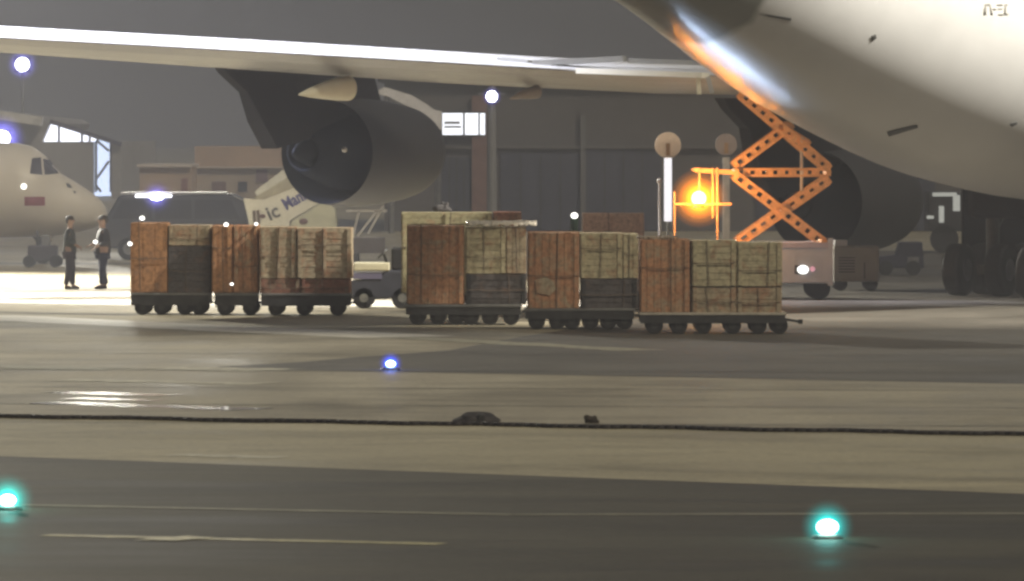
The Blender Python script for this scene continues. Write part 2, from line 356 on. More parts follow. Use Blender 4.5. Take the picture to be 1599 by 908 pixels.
for (p0, p1) in ((691, 723), (726, 747), (749.5, 757.5)):
    bm = bmesh.new(); box(bm, X(p0, D), X(p1, D), D - .40, D - .34, Z(211, D), Z(177, D)); pn = link('pane', bm, emat('lit_pane', (.93, .95, 1), 1.9), wf)
bm = bmesh.new(); box(bm, X(694, D), X(718, D), D - .42, D - .405, Z(194, D), Z(190, D)); box(bm, X(694, D), X(720, D), D - .42, D - .405, Z(200, D), Z(197, D)); link('blind', bm, mat('blind', (.3, .3, .32), .8), wf)
# arched pale canopy edge beside the lit window
ca = empty('arched_canopy', (0, 0, 0), 'pale curved roof edge running down to the lit window', 'canopy')
bm = bmesh.new(); up = [(584, 146), (600, 136), (640, 148), (664, 162), (678, 172), (689, 174)]; lo = [(689, 204), (676, 194), (655, 176), (630, 163), (606, 151)]
Dc = 278
prism(bm, [(X(a, Dc), Z(b, Dc)) for a, b in up + lo], Dc, Dc + 3); link('roof_edge', bm, mat('canopy_paint', (.85, .83, .84), .6, var=.15), ca)
bm = bmesh.new(); tube(bm, (X(683, Dc), Dc + 1.5, 0), (X(683, Dc), Dc + 1.5, Z(200, Dc)), .12); tube(bm, (X(610, Dc), Dc + 1.5, 0), (X(610, Dc), Dc + 1.5, Z(152, Dc)), .12); link('post', bm, M_gsteel, ca)

# left hangar with a lit opening
D = 420
hg = empty('lit_hangar', (0, 0, 0), 'grey hangar with a bright blue-white opening, behind the small plane', 'hangar')
Mhw = mat('hangar_sheet', (.30, .29, .29), .8, var=.15, vscale=.3)
Mlit = emat('lit_interior', (.66, .77, 1), 1.9); Mlit2 = emat('lit_interior_bright', (.86, .88, 1), 3.2)
block('wall', hg, D, -600, 146, 0, Z(222, D), 40, Mhw, .3)
block('wall', hg, D, 174, 190, 0, Z(222, D), 40, Mhw, .3)
bm = bmesh.new(); prism(bm, [(X(68, D), Z(221.5, D)), (X(80, D), Z(194, D)), (X(104, D), Z(200, D)), (X(150, D), Z(218, D)), (X(146, D), Z(221.5, D))], D + .1, D + .5); link('lit_opening', bm, Mlit2, hg)
bm = bmesh.new(); box(bm, X(146, D), X(176, D), D + 1, D + 1.4, .1, Z(219, D)); link('lit_opening', bm, Mlit, hg)
bm = bmesh.new()
for (p, q) in (((78, 190), (190, 226)),): bar(bm, wpt(*p, D - .4), wpt(*q, D - .4), .25, .6)
for (p, q) in (((92, 198), (92, 222)), ((128, 209), (128, 222)), ((140, 214), (140, 222)), ((150, 219), (170, 236)), ((152, 278), (170, 252)), ((150, 290), (158, 300)), ((150, 222), (150, 300)), ((173, 222), (173, 300))): bar(bm, wpt(*p, D - .3), wpt(*q, D - .3), .13, .2)
link('roof_truss', bm, mat('truss_paint', (.05, .05, .09), .6), hg)
bm = bmesh.new(); prism(bm, [(X(-600, D), Z(222, D)), (X(-600, D), Z(150, D)), (X(-100, D), Z(168, D)), (X(66, D), Z(186, D)), (X(78, D), Z(193, D)), (X(66, D), Z(222, D))], D - .2, D + 40); link('gable', bm, Mhw, hg)
bm = bmesh.new(); bar(bm, wpt(-80, 168, D - 1.2), wpt(66, 190, D - 1.2), .5, 1.5); link('awning', bm, mat('awning_sheet', (.7, .68, .64), .6, var=.3, vscale=2), hg)

# beige service buildings
D = 350
Mb1 = mat('peach_render', (.42, .30, .21), .8, var=.15, vscale=.6); Mb2 = mat('beige_render', (.38, .31, .24), .8, var=.12, vscale=.5)
s1 = empty('low_building', (0, 0, 0), 'low peach-coloured building with pale flat roof edge, behind the dark van', 'building')
block('wall', s1, D, 218, 299, 0, Z(261, D), 12, Mb1); block('roof', s1, D, 214, 300, Z(261, D), Z(257, D), 12.4, mat('pale_roof', (.6, .52, .45), .7), .3)
block('door', s1, D, 283, 293, 0, Z(279, D), .05, mat('red_door', (.22, .09, .07), .7), .05)
s2 = empty('office_building', (0, 0, 0), 'taller beige building with a recessed upper storey, beside the low peach building', 'building')
block('wall', s2, D + 6, 300, 470, 0, Z(263, D + 6), 14, Mb2); block('upper_storey', s2, D + 8, 304, 460, Z(262.5, D + 8), Z(229, D + 8), 10, Mb1)
block('roof', s2, D + 6, 298, 474, Z(263, D + 6), Z(261, D + 6), 14.4, mat('pale_roof2', (.5, .44, .38), .7), .3)
for p0, p1, r0, r1, mm in ((331, 353, 282, 320, mat('brown_win', (.14, .075, .06), .5)), (400, 418, 263, 285, mat('mauve_win', (.17, .11, .13), .5)), (372, 386, 282, 300, M_glass)):
    f = block('window', s2, D + 6, p0, p1, Z(r1, D + 6), Z(r0 + 2, D + 6), .05, mm, .08)

# ------------------------------------------------------------------ floodlight masts
def mast(px, py, D, label, base_py=None, r=.16, hr=.6, hs=1.0, col=(.22, .2, 1), pole=True, pr=.1, side=-.3):
    e = empty('floodlight_mast', (X(px, D), D, 0), label, 'floodlight')
    zc = Z(py, D)
    bm = bmesh.new(); tube(bm, (0, .25, 0), (0, .25, zc + .4), pr, pr * .7); bar(bm, (-.5, .25, zc + .1), (.5, .25, zc + .1), .08, .08, (0, 0, 1)); link('pole', bm, mat('mast_paint', (.2, .2, .2), .6), e)
    bm = bmesh.new(); box(bm, -r * 1.2, r * 1.2, 0, .22, zc - r * 1.2, zc + r * 1.2); link('lamp_head', bm, M_dsteel, e, bevel=.02)
    bm = bmesh.new(); sphere(bm, (0, -.02, zc), r, 1, .5, 1); link('lens', bm, emat('flood_lens', (.95, .96, 1), 22), e, smooth=True)
    halo(e, (0, -.05, zc), hr, col, hs)
    return e
mast(35, 101, 520, 'bright floodlight high in the haze above the small plane', r=.48, hr=1.15, hs=1.6)
mast(768, 151, 276, 'bright floodlight on a pale post above the lit window', r=.2, hr=.36, hs=1.6, pr=.2)
mast(4, 216, 300, 'floodlight glaring just over the roof of the small plane', r=.3, hr=.95, hs=1.6)

# ------------------------------------------------------------------ small plane
D = 217.0
sp = empty('regional_plane', (X(0, D), D, 0), 'small white passenger plane with a red mark on its nose', 'plane')
s_ = F / D
prof = []
for px, top, bot in ((-900, 240, 300), (-700, 224, 340), (-450, 221, 368), (-120, 221, 371), (0, 222, 371), (28, 224, 371), (50, 229, 370), (70, 243, 369), (84, 259, 368), (95, 271, 367), (108, 279, 365), (122, 287, 363), (136, 296, 360), (148, 305, 356), (158, 314, 350), (164, 322, 342), (167, 330, 335)):
    t = Z(top, D); b_ = Z(bot, D); c = (t + b_) / 2; r = (t - b_) / 2
    prof.append((px / s_, 0, c, min(1.36, r * 1.02) if px < 60 else r, r))
bm = bmesh.new()
rings(bm, prof, 40)
# rings run along local y; turn so they run along x
bmesh.ops.transform(bm, matrix=Matrix(((0, 1, 0, 0), (-1, 0, 0, 0), (0, 0, 1, 0), (0, 0, 0, 1))), verts=bm.verts)
M_sp = mat('small_plane_paint', (.62, .565, .48), .4, var=.08, vscale=.7)
fus = link('fuselage', bm, M_sp, sp, smooth=True)
def on_side(px, py, D=217.0):
    """point on the near side of the small plane's fuselage"""
    x = px / s_; z = Z(py, D)
    for i in range(len(prof) - 1):
        if prof[i][0] <= x <= prof[i + 1][0]:
            t = (x - prof[i][0]) / (prof[i + 1][0] - prof[i][0]); cz = prof[i][2] * (1 - t) + prof[i + 1][2] * t; ry = prof[i][3] * (1 - t) + prof[i + 1][3] * t; rz = prof[i][4] * (1 - t) + prof[i + 1][4] * t
            k = max(0, 1 - ((z - cz) / rz) ** 2); return Vector((x, -ry * math.sqrt(k) - .012, z))
    return Vector((x, 0, z))
def decal(name, pts, m, parent, n=6):
    bm = bmesh.new(); a, b, c, d = pts
    g = [[None] * (n + 1) for _ in range(n + 1)]
    for i in range(n + 1):
        for j in range(n + 1):
            u = i / n; v = j / n
            px = (a[0] * (1 - u) + b[0] * u) * (1 - v) + (d[0] * (1 - u) + c[0] * u) * v; py = (a[1] * (1 - u) + b[1] * u) * (1 - v) + (d[1] * (1 - u) + c[1] * u) * v
            g[i][j] = bm.verts.new(on_side(px, py))
    for i in range(n):
        for j in range(n): bm.faces.new((g[i][j], g[i + 1][j], g[i + 1][j + 1], g[i][j + 1]))
    return link(name, bm, m, parent)
decal('side_window', ((53, 247), (66, 246), (70, 273), (51, 271)), mat('cockpit_glass', (.05, .045, .06), .15), sp)
decal('windscreen', ((69, 248), (78, 250), (93, 271), (73, 273)), mat('cockpit_glass', (.05, .045, .06), .15), sp)
decal('cabin_window', ((-4, 252), (0, 253), (3, 266), (-5, 267)), M_glass, sp)
decal('red_mark', ((43, 307), (74, 307), (74, 321), (43, 321)), mat('dark_red_paint', (.25, .045, .06), .5, var=.3, vscale=8), sp)
decal('sensor_port', ((104, 286), (110, 287), (115, 294), (108, 293)), M_dsteel, sp)
decal('sensor_port', ((116, 298), (119, 298), (121, 302), (118, 302)), M_dsteel, sp)
bm = bmesh.new(); p = on_side(42, 291); sphere(bm, p, .085, 1, .4, 1); link('inspection_lamp', bm, emat('small_lamp', (1, .98, .92), 3), sp)
# nose gear
gx = 67 / s_
bm = bmesh.new(); tube(bm, (gx, 0, .25), (gx - .12, 0, 1.15), .07); bar(bm, (gx, 0, .45), (gx - .5, 0, 1.1), .06, .06); bar(bm, (gx + .03, 0, .5), (gx + .3, 0, .85), .05, .05); link('nose_gear_strut', bm, M_dsteel, sp)
for k in (-.2, .2):
    bm = bmesh.new(); tube(bm, (gx, k - .09, .25), (gx, k + .09, .25), .25, seg=24); link('nose_wheel', bm, M_black, sp, bevel=.03)
bm = bmesh.new(); box(bm, gx + .02, gx + .28, -.06, -.03, .62, 1.0); link('gear_door', bm, M_sp, sp)
bm = bmesh.new()
for sgn in (-1, 1):
    box(bm, -9.5, -7.3, sgn * 1.0 if sgn > 0 else -13, 13 if sgn > 0 else -1.0, 3.55, 3.8)
link('wing', bm, M_sp, sp, bevel=.08)
bm = bmesh.new(); prism(bm, [(-17, 3.3), (-13.5, 3.3), (-16.0, 6.5), (-17.6, 6.5)], -.12, .12); link('tail_fin', bm, M_sp, sp)
for k in (-1.6, 1.6):
    bm = bmesh.new(); tube(bm, (-9, k - .15, .42), (-9, k + .15, .42), .42, seg=24); tube(bm, (-9, k, .4), (-9, k * .6, 1.3), .08); link('main_wheel', bm, M_black, sp)

# tow tractor under the nose of the small plane
e = empty('tow_tractor', (X(67, 212), 212, 0), 'low dark tow tractor standing at the nose wheel of the small plane', 'tractor')
bm = bmesh.new(); box(bm, -.42, .42, -.35, .35, .2, .62); link('body', bm, mat('tractor_paint', (.05, .045, .055), .6), e, bevel=.05)
for x_ in (-.38, .38):
    for y_ in (-.38, .38):
        bm = bmesh.new(); tube(bm, (x_, y_ - .06, .17), (x_, y_ + .06, .17), .17, seg=18); link('wheel', bm, M_black, e)
bm = bmesh.new(); box(bm, -.2, -.12, -.05, .05, .6, 1.05); link('steering_post', bm, M_dsteel, e)
bm = bmesh.new(); box(bm, -.05, .2, -.12, .12, .6, .92); link('seat', bm, M_gsteel, e, bevel=.03)

# ------------------------------------------------------------------ dark van
D = 224.0; s_v = F / D
van = empty('dark_van', (X(278, D), D, 0), 'dark van with tinted side windows and a glaring lamp on its pale roof', 'van')
M_van = mat('dark_van_paint', (.04, .042, .055), .25, coat=.4)
bm = bmesh.new(); prism(bm, [(-2.2, .35), (-2.2, 1.15), (-2.1, 1.35), (-1.75, 1.95), (1.7, 2.0), (2.05, 1.85), (2.18, 1.2), (2.2, .35)], -.9, .9); link('body', bm, M_van, van, bevel=.08)
bm = bmesh.new(); box(bm, -1.7, 1.5, -.86, .86, 2.0, 2.06); link('roof_panel', bm, mat('pale_roof_panel', (.75, .75, .75), .3), van, bevel=.02)
for x0, x1, x2, x3 in ((-1.65, -.75, -.75, -1.98), (-.65, .45, .45, -.65), (.55, 1.65, 1.9, .55)):
    bm = bmesh.new(); prism(bm, [(x3, 1.25), (x2, 1.25), (x1, 1.82), (x0, 1.82)], -.93, -.905); link('window', bm, M_glass, van)
for x_ in (-1.45, 1.4):
    for y_ in (-.8, .8):
        bm = bmesh.new(); tube(bm, (x_, y_ - .12, .34), (x_, y_ + .12, .34), .34, seg=24); wh = link('wheel', bm, M_black, van, bevel=.02)
        bm = bmesh.new(); tube(bm, (x_, y_ - .13, .34), (x_, y_ + .13, .34), .18, seg=16); link('rim', bm, M_gsteel, wh)
bm = bmesh.new(); box(bm, -1.25, -.15, -.98, -.88, 1.90, 1.98); lb = link('light_bar', bm, emat('light_bar', (.93, .94, 1), 5), van, bevel=.02)
bm = bmesh.new(); sphere(bm, (-.6, -1.0, 1.92), .13, 1.6, .6, .8); link('roof_lamp', bm, emat('flood_lens', (.95, .96, 1), 22), van, smooth=True)
halo(van, (-.6, -1.02, 1.92), .5, (.2, .17, 1), .6)

# ------------------------------------------------------------------ boarding stairs
D = 200.0; s_a = F / D
st = empty('boarding_stairs', (X(455, D), D, 0), 'pale truck-mounted boarding stairs with blue lettering on the slanted side', 'boarding stairs')
M_st = mat('pale_stair_panel', (.60, .585, .52), .5, var=.12, vscale=2); M_st2 = mat('olive_stair_panel', (.30, .28, .22), .6, var=.2); M_st3 = mat('greenish_truck_paint', (.42, .42, .33), .5, var=.15)
def lp(px, py): return ((px - 455) / s_a, Z(py, D))
bm = bmesh.new(); prism(bm, [lp(*p) for p in ((380, 310), (412, 312), (476, 287), (492, 300), (505, 313), (452, 345), (452, 400), (396, 400), (388, 345))], 0, .06); link('side_panel', bm, M_st, st, bevel=.01)
bm = bmesh.new(); prism(bm, [lp(*p) for p in ((392, 312), (450, 277), (470, 276), (476, 286), (414, 311))], -.02, .05); link('handrail_panel', bm, M_st2, st)
bm = bmesh.new(); prism(bm, [lp(*p) for p in ((395, 300), (445, 262), (470, 275), (440, 292), (400, 310))], 1.3, 1.36); link('handrail_panel', bm, M_st, st)
bm = bmesh.new(); prism(bm, [lp(*p) for p in ((455, 346), (506, 314), (524, 326), (526, 352), (520, 400), (455, 400))], -.05, 1.4); link('cab', bm, M_st3, st, bevel=.04)
bm = bmesh.new(); prism(bm, [lp(*p) for p in ((380, 396), (560, 396), (560, 415), (380, 415))], .05, 1.4); link('chassis', bm, M_dsteel, st)
nst = 12
bm = bmesh.new()
for k in range(nst):
    a = Vector(lp(392 + k * 8, 345 - k * 5)); box(bm, a[0], a[0] + .2, .08, 1.3, a[1] - .05, a[1])
link('steps', bm, M_gsteel, st)
for px in (405, 540):
    for y_ in (.1, 1.2):
        bm = bmesh.new(); c = lp(px, 414); tube(bm, (c[0], y_, .3), (c[0], y_ + .2, .3), .3, seg=22); link('wheel', bm, M_black, st)
bm = bmesh.new()
for (p, q) in (((598, 322), (574, 366)), ((588, 330), (556, 372)), ((560, 330), (550, 372)), ((540, 330), (604, 330)), ((550, 372), (590, 372))):
    a = lp(*p); b = lp(*q); bar(bm, (a[0], .4, a[1]), (b[0], .4, b[1]), .06, .06)
link('support_struts', bm, mat('strut_paint', (.42, .40, .38), .5), st)
bm = bmesh.new(); prism(bm, [lp(*p) for p in ((526, 372), (600, 372), (600, 396), (526, 396))], .3, 1.3); link('engine_box', bm, mat('engine_box_paint', (.10, .085, .085), .6), st)
for px, py, r in ((474, 346, .1), (410, 338, .07)):
    bm = bmesh.new(); c = lp(px, py); sphere(bm, (c[0], -.06, c[1]), r, 1.2, .3, .8); link('side_lamp_cover', bm, mat('brown_cover', (.09, .04, .04), .5), st)
def text(name, body, size, m, parent, loc, rot, squash=1, ext_=.004, font_offset=0.0):
    cu = bpy.data.curves.new(name, 'FONT'); cu.body = body; cu.size = size; cu.extrude = ext_; cu.offset = font_offset; cu.resolution_u = 3
    tmp = bpy.data.objects.new(name + '_tmp', cu); C.objects.link(tmp)
    dg = bpy.context.evaluated_depsgraph_get(); me = bpy.data.meshes.new_from_object(tmp.evaluated_get(dg)); bpy.data.objects.remove(tmp)
    me.materials.clear(); me.materials.append(m)
    o = bpy.data.objects.new(name, me); C.objects.link(o); o.parent = parent; o.location = loc; o.rotation_euler = rot; o.scale = (squash, 1, 1); return o
M_blue = mat('dark_blue_lettering', (.05, .05, .20), .5); M_dk = mat('dark_grey_lettering', (.07, .07, .08), .5)
c = lp(421, 345); text('lettering', 'ic', .55, M_dk, st, (c[0], -.012, c[1]), (R(90), R(-24), 0), .95, font_offset=.012)
c = lp(447, 329); text('lettering', 'Mani', .46, M_blue, st, (c[0], -.012, c[1]), (R(90), R(-30), 0), .72, font_offset=.014)
c = lp(395, 350); text('lettering', 'll', .5, mat('brown_lettering', (.10, .07, .06), .5), st, (c[0], -.012, c[1]), (R(90), R(-5), 0), 1, font_offset=.02)

# ------------------------------------------------------------------ cargo dollies and crates
wheel_me = None
def dolly(px0, px1, D, label, depth=1.55, deck_z=.42, deck_m=None, rz=0.0, wheels=None, group='cargo dollies in the two trains', bar_side=1):
    L = (px1 - px0) / F * D
    e = empty('cargo_dolly', (X((px0 + px1) / 2, D), D + depth / 2, 0), label, 'dolly', group, rz)
    bm = bmesh.new(); box(bm, -L / 2, L / 2, -depth / 2, depth / 2, deck_z - .05, deck_z); link('deck', bm, deck_m or M_gsteel, e, bevel=.008)
    bm = bmesh.new()
    for y_ in (-depth / 2 + .05, depth / 2 - .05): box(bm, -L / 2 + .02, L / 2 - .02, y_ - .035, y_ + .035, min(.21, deck_z - .2), deck_z - .052)
    for x_ in (-L / 2 + .1, 0, L / 2 - .1): box(bm, x_ - .04, x_ + .04, -depth / 2 + .09, depth / 2 - .09, deck_z - .15, deck_z - .055)
    link('frame', bm, M_dsteel, e)
    r = .17
    if wheels: wheels = [X(q, D) - X((px0 + px1) / 2, D) for q in wheels]
    for x_ in (wheels or (-L / 2 + .28, L / 2 - .28)):
        for y_ in (-depth / 2 + .12, depth / 2 - .12):
            bm = bmesh.new(); tube(bm, (x_, y_ - .06, r), (x_, y_ + .06, r), r, seg=20); wh = link('wheel', bm, M_black, e, bevel=.015)
            bm = bmesh.new(); tube(bm, (x_, y_ - .065, r), (x_, y_ + .065, r), .07, seg=12); box(bm, x_ - .05, x_ + .05, y_ - .08, y_ - .066, r, deck_z - .16); link('hub', bm, M_dsteel, wh)
    bm = bmesh.new(); xs = L / 2 * bar_side; bar(bm, (xs, 0, .27), (xs + .32 * bar_side, 0, .22), .06, .05, (0, 0, 1)); tube(bm, (xs + .3 * bar_side, 0, .18), (xs + .3 * bar_side, 0, .27), .05, seg=10); link('tow_bar', bm, M_dsteel, e)
    return e
def crate(px0, px1, z0, z1, D, label, m, depth=1.3, vert=False, battens=2, name='wooden_crate', cat='crate', group='wooden crates on the dollies', nb=None, mb=None, rz=0, lid=True):
    wd = (px1 - px0) / F * D; h = z1 - z0
    bm = bmesh.new(); g = .009
    box(bm, -wd / 2 + .015, wd / 2 - .015, -depth / 2 + .015, depth / 2 - .015, .0, h - .012)
    rr = random.Random(int(px0 * 7 + z0 * 100))
    if vert:
        n = nb or max(3, int(wd / .13))
        for k in range(n):
            a = -wd / 2 + wd * k / n; b = a + wd / n - g; q = rr.uniform(0, .009)
            box(bm, a, b, -depth / 2 - q, -depth / 2 + .016, .004 + rr.uniform(0, .01), h - rr.uniform(0, .02)); box(bm, a, b, depth / 2 - .016, depth / 2 + q, .004, h)
        n2 = int(depth / .16)
        for s_ in (-1, 1):
            for k in range(n2):
                a = -depth / 2 + .02 + (depth - .04) * k / n2; b = a + (depth - .04) / n2 - g; q = rr.uniform(0, .008)
                xs = s_ * (wd / 2 - .015); box(bm, min(xs, xs + s_ * (.015 + q)), max(xs, xs + s_ * (.015 + q)), a, b, .004, h - rr.uniform(0, .02))
    else:
        n = nb or max(3, int(round(h / .125)))
        for k in range(n):
            a = h * k / n; b = a + h / n - g; q = rr.uniform(0, .009)
            box(bm, -wd / 2, wd / 2, -depth / 2 - q, -depth / 2 + .016, a, b); box(bm, -wd / 2, wd / 2, depth / 2 - .016, depth / 2 + q, a, b)
            for s_ in (-1, 1):
                xs = s_ * (wd / 2 - .015); e_ = .015 + q; box(bm, min(xs, xs + s_ * e_), max(xs, xs + s_ * e_), -depth / 2 + .02, depth / 2 - .02, a, b)
    o = link(name, bm, m, bevel=.003)
    o.location = (X((px0 + px1) / 2, D), D + depth / 2 + .05 + rr.uniform(-.02, .03), z0); o.rotation_euler = (0, 0, rz + R(rr.uniform(-.6, .6)))
    tag(o, label, cat, group)
    # dark lashing cord round the load, hanging a little loose
    bm = bmesh.new(); zc = h * rr.uniform(.35, .7); pv_ = None
    for k in range(9):
        q = Vector((-wd / 2 + wd * k / 8, -depth / 2 - .045, zc - .02 * math.sin(math.pi * k / 8) + rr.uniform(-.01, .01)))
        if pv_ is not None: tube(bm, pv_, q, .008, seg=6)
        pv_ = q
    q2 = wd * rr.uniform(.25, .75) - wd / 2; tube(bm, (q2, -depth / 2 - .04, 0.02), (q2 + rr.uniform(-.05, .05), -depth / 2 - .04, h + .005), .008, seg=6)
    link('lashing_cord', bm, mat('brown_cord', (.14, .10, .07), .8), o)
    for k in range(battens):
        x_ = -wd / 2 + .06 + (wd - .12) * (k / (battens - 1) if battens > 1 else .5)
        bm = bmesh.new(); box(bm, x_ - .035, x_ + .035, -depth / 2 - .034, -depth / 2 - .0105, .015, h - .02); link('batten', bm, mb or m, o, bevel=.003)
    return o
# right-hand train
D1, D2, D3 = 149.5, 146.2, 143.0
dolly(632, 815, D1, 'dolly under the brown case and sheet-covered crates nearest the cream-topped tow tractor', wheels=(652, 684, 712, 735, 765, 798))
dolly(819, 992, D2, 'middle dolly of the longer cargo train, in line between two others', wheels=(838, 870, 893, 922, 950, 975))
dolly(998, 1228, D3, 'dolly with the pale deck edge at the head of the longer cargo train', wheels=(1022, 1060, 1098, 1144, 1184, 1217), deck_m=mat('pale_deck', (.5, .46, .38), .6, var=.3, vscale=4))
crate(636, 724, .42, 2.02, D1, 'tall rust-brown plywood case nearest the cream-topped tow tractor', M_brown, vert=True, battens=2, name='plywood_case', cat='case', group='tall brown cases on the dollies')
crate(727, 790, 1.045, 2.0, D1, 'broad pale slatted crate under the crumpled plastic sheet', M_beige, group='pale slatted crates')
crate(791.5, 821, 1.045, 2.0, D1, 'narrow upright pale crate wedged against a brown case, under the sheet end', M_beige2, vert=True, battens=0, group='pale slatted crates')
crate(728, 822, .42, 1.04, D1, 'dark grey case under the crates with the crumpled sheet', M_greyc, battens=2, name='grey_case', cat='case', group='dark grey cases', mb=M_dsteel)
crate(824, 904, .42, 1.93, D2, 'tall rust-brown plywood case with a torn pale patch low on its front', M_brown, vert=True, name='plywood_case', cat='case', group='tall brown cases on the dollies')
crate(906, 972, 1.015, 1.92, D2, 'broad pale slatted crate on the dark case below the small green post', M_beige, group='pale slatted crates')
crate(973.5, 996, 1.015, 1.9, D2, 'narrow pale crate on the middle dolly, next to the third brown case', M_beige, vert=True, battens=0, group='pale slatted crates')
crate(907, 996, .42, 1.01, D2, 'dark grey case on the middle dolly of the longer train', M_greyc, name='grey_case', cat='case', group='dark grey cases', mb=M_dsteel)
crate(1000, 1077, .42, 1.84, D3, 'brown plywood case standing below the amber beacon', M_brown, vert=True, name='plywood_case', cat='case', group='tall brown cases on the dollies')
crate(1080, 1149, .93, 1.83, D3, 'upper pale crate next to the brown case below the beacon', M_beige, group='pale slatted crates')
crate(1151, 1221, .93, 1.79, D3, 'upper pale crate at the outer end of the longer train, below the scissor legs', M_beige, group='pale slatted crates')
crate(1080, 1149, .42, .925, D3, 'lower pale crate on the pale deck, next to the brown case', M_beige2, group='pale slatted crates')
crate(1151, 1221, .42, .925, D3, 'lower pale crate at the outer end of the pale deck', M_beige2, group='pale slatted crates')
# torn patch on the middle brown case
bm = bmesh.new()
pts = [(835, 438), (852, 432), (864, 440), (868, 452), (858, 462), (838, 458)]
prism(bm, [(X(a, D2), Z(b, D2)) for a, b in pts], D2 + .005, D2 + .017); pt = link('torn_label', bm, M_beige2)
case2 = [o for o in C.objects if o.get('label', '').startswith('tall rust-brown plywood case with')][0]
pt.parent = case2; pt.matrix_parent_inverse = Matrix.Translation(-case2.location); pt.location = (0, 0, 0)
# crumpled sheet
def crumple(name, px0, px1, z, D, m, label, cat, depth=.9, h=.1):
    bm = bmesh.new(); wd = (px1 - px0) / F * D; nx, ny = 36, 14; rr = random.Random(int(px0)); g = []
    for i in range(nx + 1):
        g.append([bm.verts.new((-wd / 2 + wd * i / nx, -depth / 2 + depth * j / ny, rr.uniform(.01, h) if 0 < j < ny else rr.uniform(-.03, .03))) for j in range(ny + 1)])
    for i in range(nx):
        for j in range(ny): bm.faces.new((g[i][j], g[i + 1][j], g[i + 1][j + 1], g[i][j + 1]))
    o = link(name, bm, m, smooth=True); o.location = (X((px0 + px1) / 2, D), D + depth / 2 - .01, z); md = o.modifiers.new('thick', 'SOLIDIFY'); md.thickness = .006
    tag(o, label, cat); return o
crumple('plastic_sheet', 728, 838, 2.02, D1, M_wrap, 'crumpled pale plastic sheet lying on top of the crates', 'sheet')
crumple('canvas_cover', 995, 1060, 1.85, D3 + .1, mat('dull_canvas', (.3, .24, .18), .8, var=.3), 'dull canvas cover folded on the brown case below the beacon', 'cover', h=.05)
# rear row
D4 = 160.0
dolly(634, 818, D4, 'dolly standing behind the longer train, only its load rising above', group='cargo dollies in the two trains')
crate(627, 768, .42, 2.17, D4, 'long olive-beige crate rising behind the first brown case', wmat('olive_board', (.40, .37, .22), (.28, .25, .15), (.36, .22, .13), (1, 1, 6), .35), group='crates of the rear row', battens=3)
crate(770, 814, .42, 2.18, D4, 'reddish crate next to the long olive-beige one, behind the plastic sheet', M_redc, group='crates of the rear row')
dolly(905, 1020, D4 + 2, 'small dolly standing behind the longer train under the pink crate', group='cargo dollies in the two trains')
crate(911, 1005, .42, 2.13, D4 + 2, 'pinkish crate lit by the beacon, behind the middle dolly', M_pinkc, group='crates of the rear row', battens=3)
# left-hand train
DL = 157.5
dolly(203, 328, DL, 'dolly under the bright orange case, nearest the two standing men', deck_z=.48, wheels=(222, 252, 288, 311))
dolly(334, 402, DL - .3, 'short middle dolly of the train beside the two men', deck_z=.48, wheels=(351, 391))
dolly(406, 548, DL - .6, 'dolly under the four board crates, ahead of the tow tractor', deck_z=.48, wheels=(431, 475, 527))
crate(204, 261, .48, 1.97, DL, 'smooth bright orange plywood case nearest the two standing men', M_orange, vert=True, battens=0, nb=3, name='plywood_case', cat='case', group='tall brown cases on the dollies')
crate(263, 328, 1.49, 1.93, DL, 'flat weathered crate on the dark case beside the bright orange one', M_beige2, battens=2, group='pale slatted crates')
crate(263, 328, .48, 1.485, DL, 'tall dark grey case beside the bright orange one', M_greyc, name='grey_case', cat='case', group='dark grey cases', mb=M_dsteel, battens=0)
crate(331, 362, .48, 1.92, DL - .3, 'narrow orange-brown case directly right of the tall dark grey case', M_orange, vert=True, battens=2, name='plywood_case', cat='case', group='tall brown cases on the dollies')
crate(364, 403, .48, 1.92, DL - .3, 'dull brown case between the narrow orange one and the board crates', M_brown, vert=True, battens=2, name='plywood_case', cat='case', group='tall brown cases on the dollies')
crate(406, 462, .80, 1.9, DL - .6, 'tall drab board crate next to the dull brown case, above a reddish crate', M_beige2, battens=3, group='pale slatted crates')
crate(464, 549, .80, 1.88, DL - .6, 'wide drab board crate at the tractor end of the train beside the men', M_beige2, battens=3, group='pale slatted crates')
crate(406, 468, .48, .795, DL - .6, 'low reddish crate under the tall drab board crate', M_redc, battens=2, group='low reddish crates')
crate(470, 546, .48, .795, DL - .6, 'low reddish crate under the wide drab board crate', M_redc, battens=2, group='low reddish crates')

# small lamps on and between the crates
def small_lamp(px, py, D, label, r=.045, post=None, col=(1, .97, .9), s=4):
    c = wpt(px, py, D); e = empty('work_lamp', (c.x, c.y, c.z), label, 'lamp', 'small white work lamps')
    bm = bmesh.new(); sphere(bm, (0, 0, 0), r, 1.1, .7, .9); link('lens', bm, emat('small_lamp_lens', col, s), e, smooth=True)
    bm = bmesh.new(); tube(bm, (0, .03, 0), (0, .09, 0), r * .8, seg=14)
    if post: tube(bm, (0, .12, -post), (0, .12, 0), .02, seg=8)
    link('housing', bm, M_dsteel, e); return e
small_lamp(203, 381, DL - .1, 'small white lamp on the outer edge of the bright orange case')
small_lamp(353, 351, DL - .4, 'small white lamp on top of the narrow orange-brown case', post=.03)
small_lamp(400, 350, DL - .4, 'small white lamp on top of the dull brown case', r=.035, post=.03)
small_lamp(362, 444, DL - .4, 'small white lamp low on the front of the short middle dolly load', r=.032)
small_lamp(222, 341, DL - .05, 'long white lamp above the bright orange case', r=.05, post=.08)
e = small_lamp(897, 337, D4 + 1, 'white lamp on a dark green post beside the pinkish crate', r=.07)
bm = bmesh.new(); tube(bm, (0, .1, -1.9), (0, .1, -.05), .09, seg=10); link('post', bm, mat('dark_green_paint', (.05, .10, .07), .6), e)
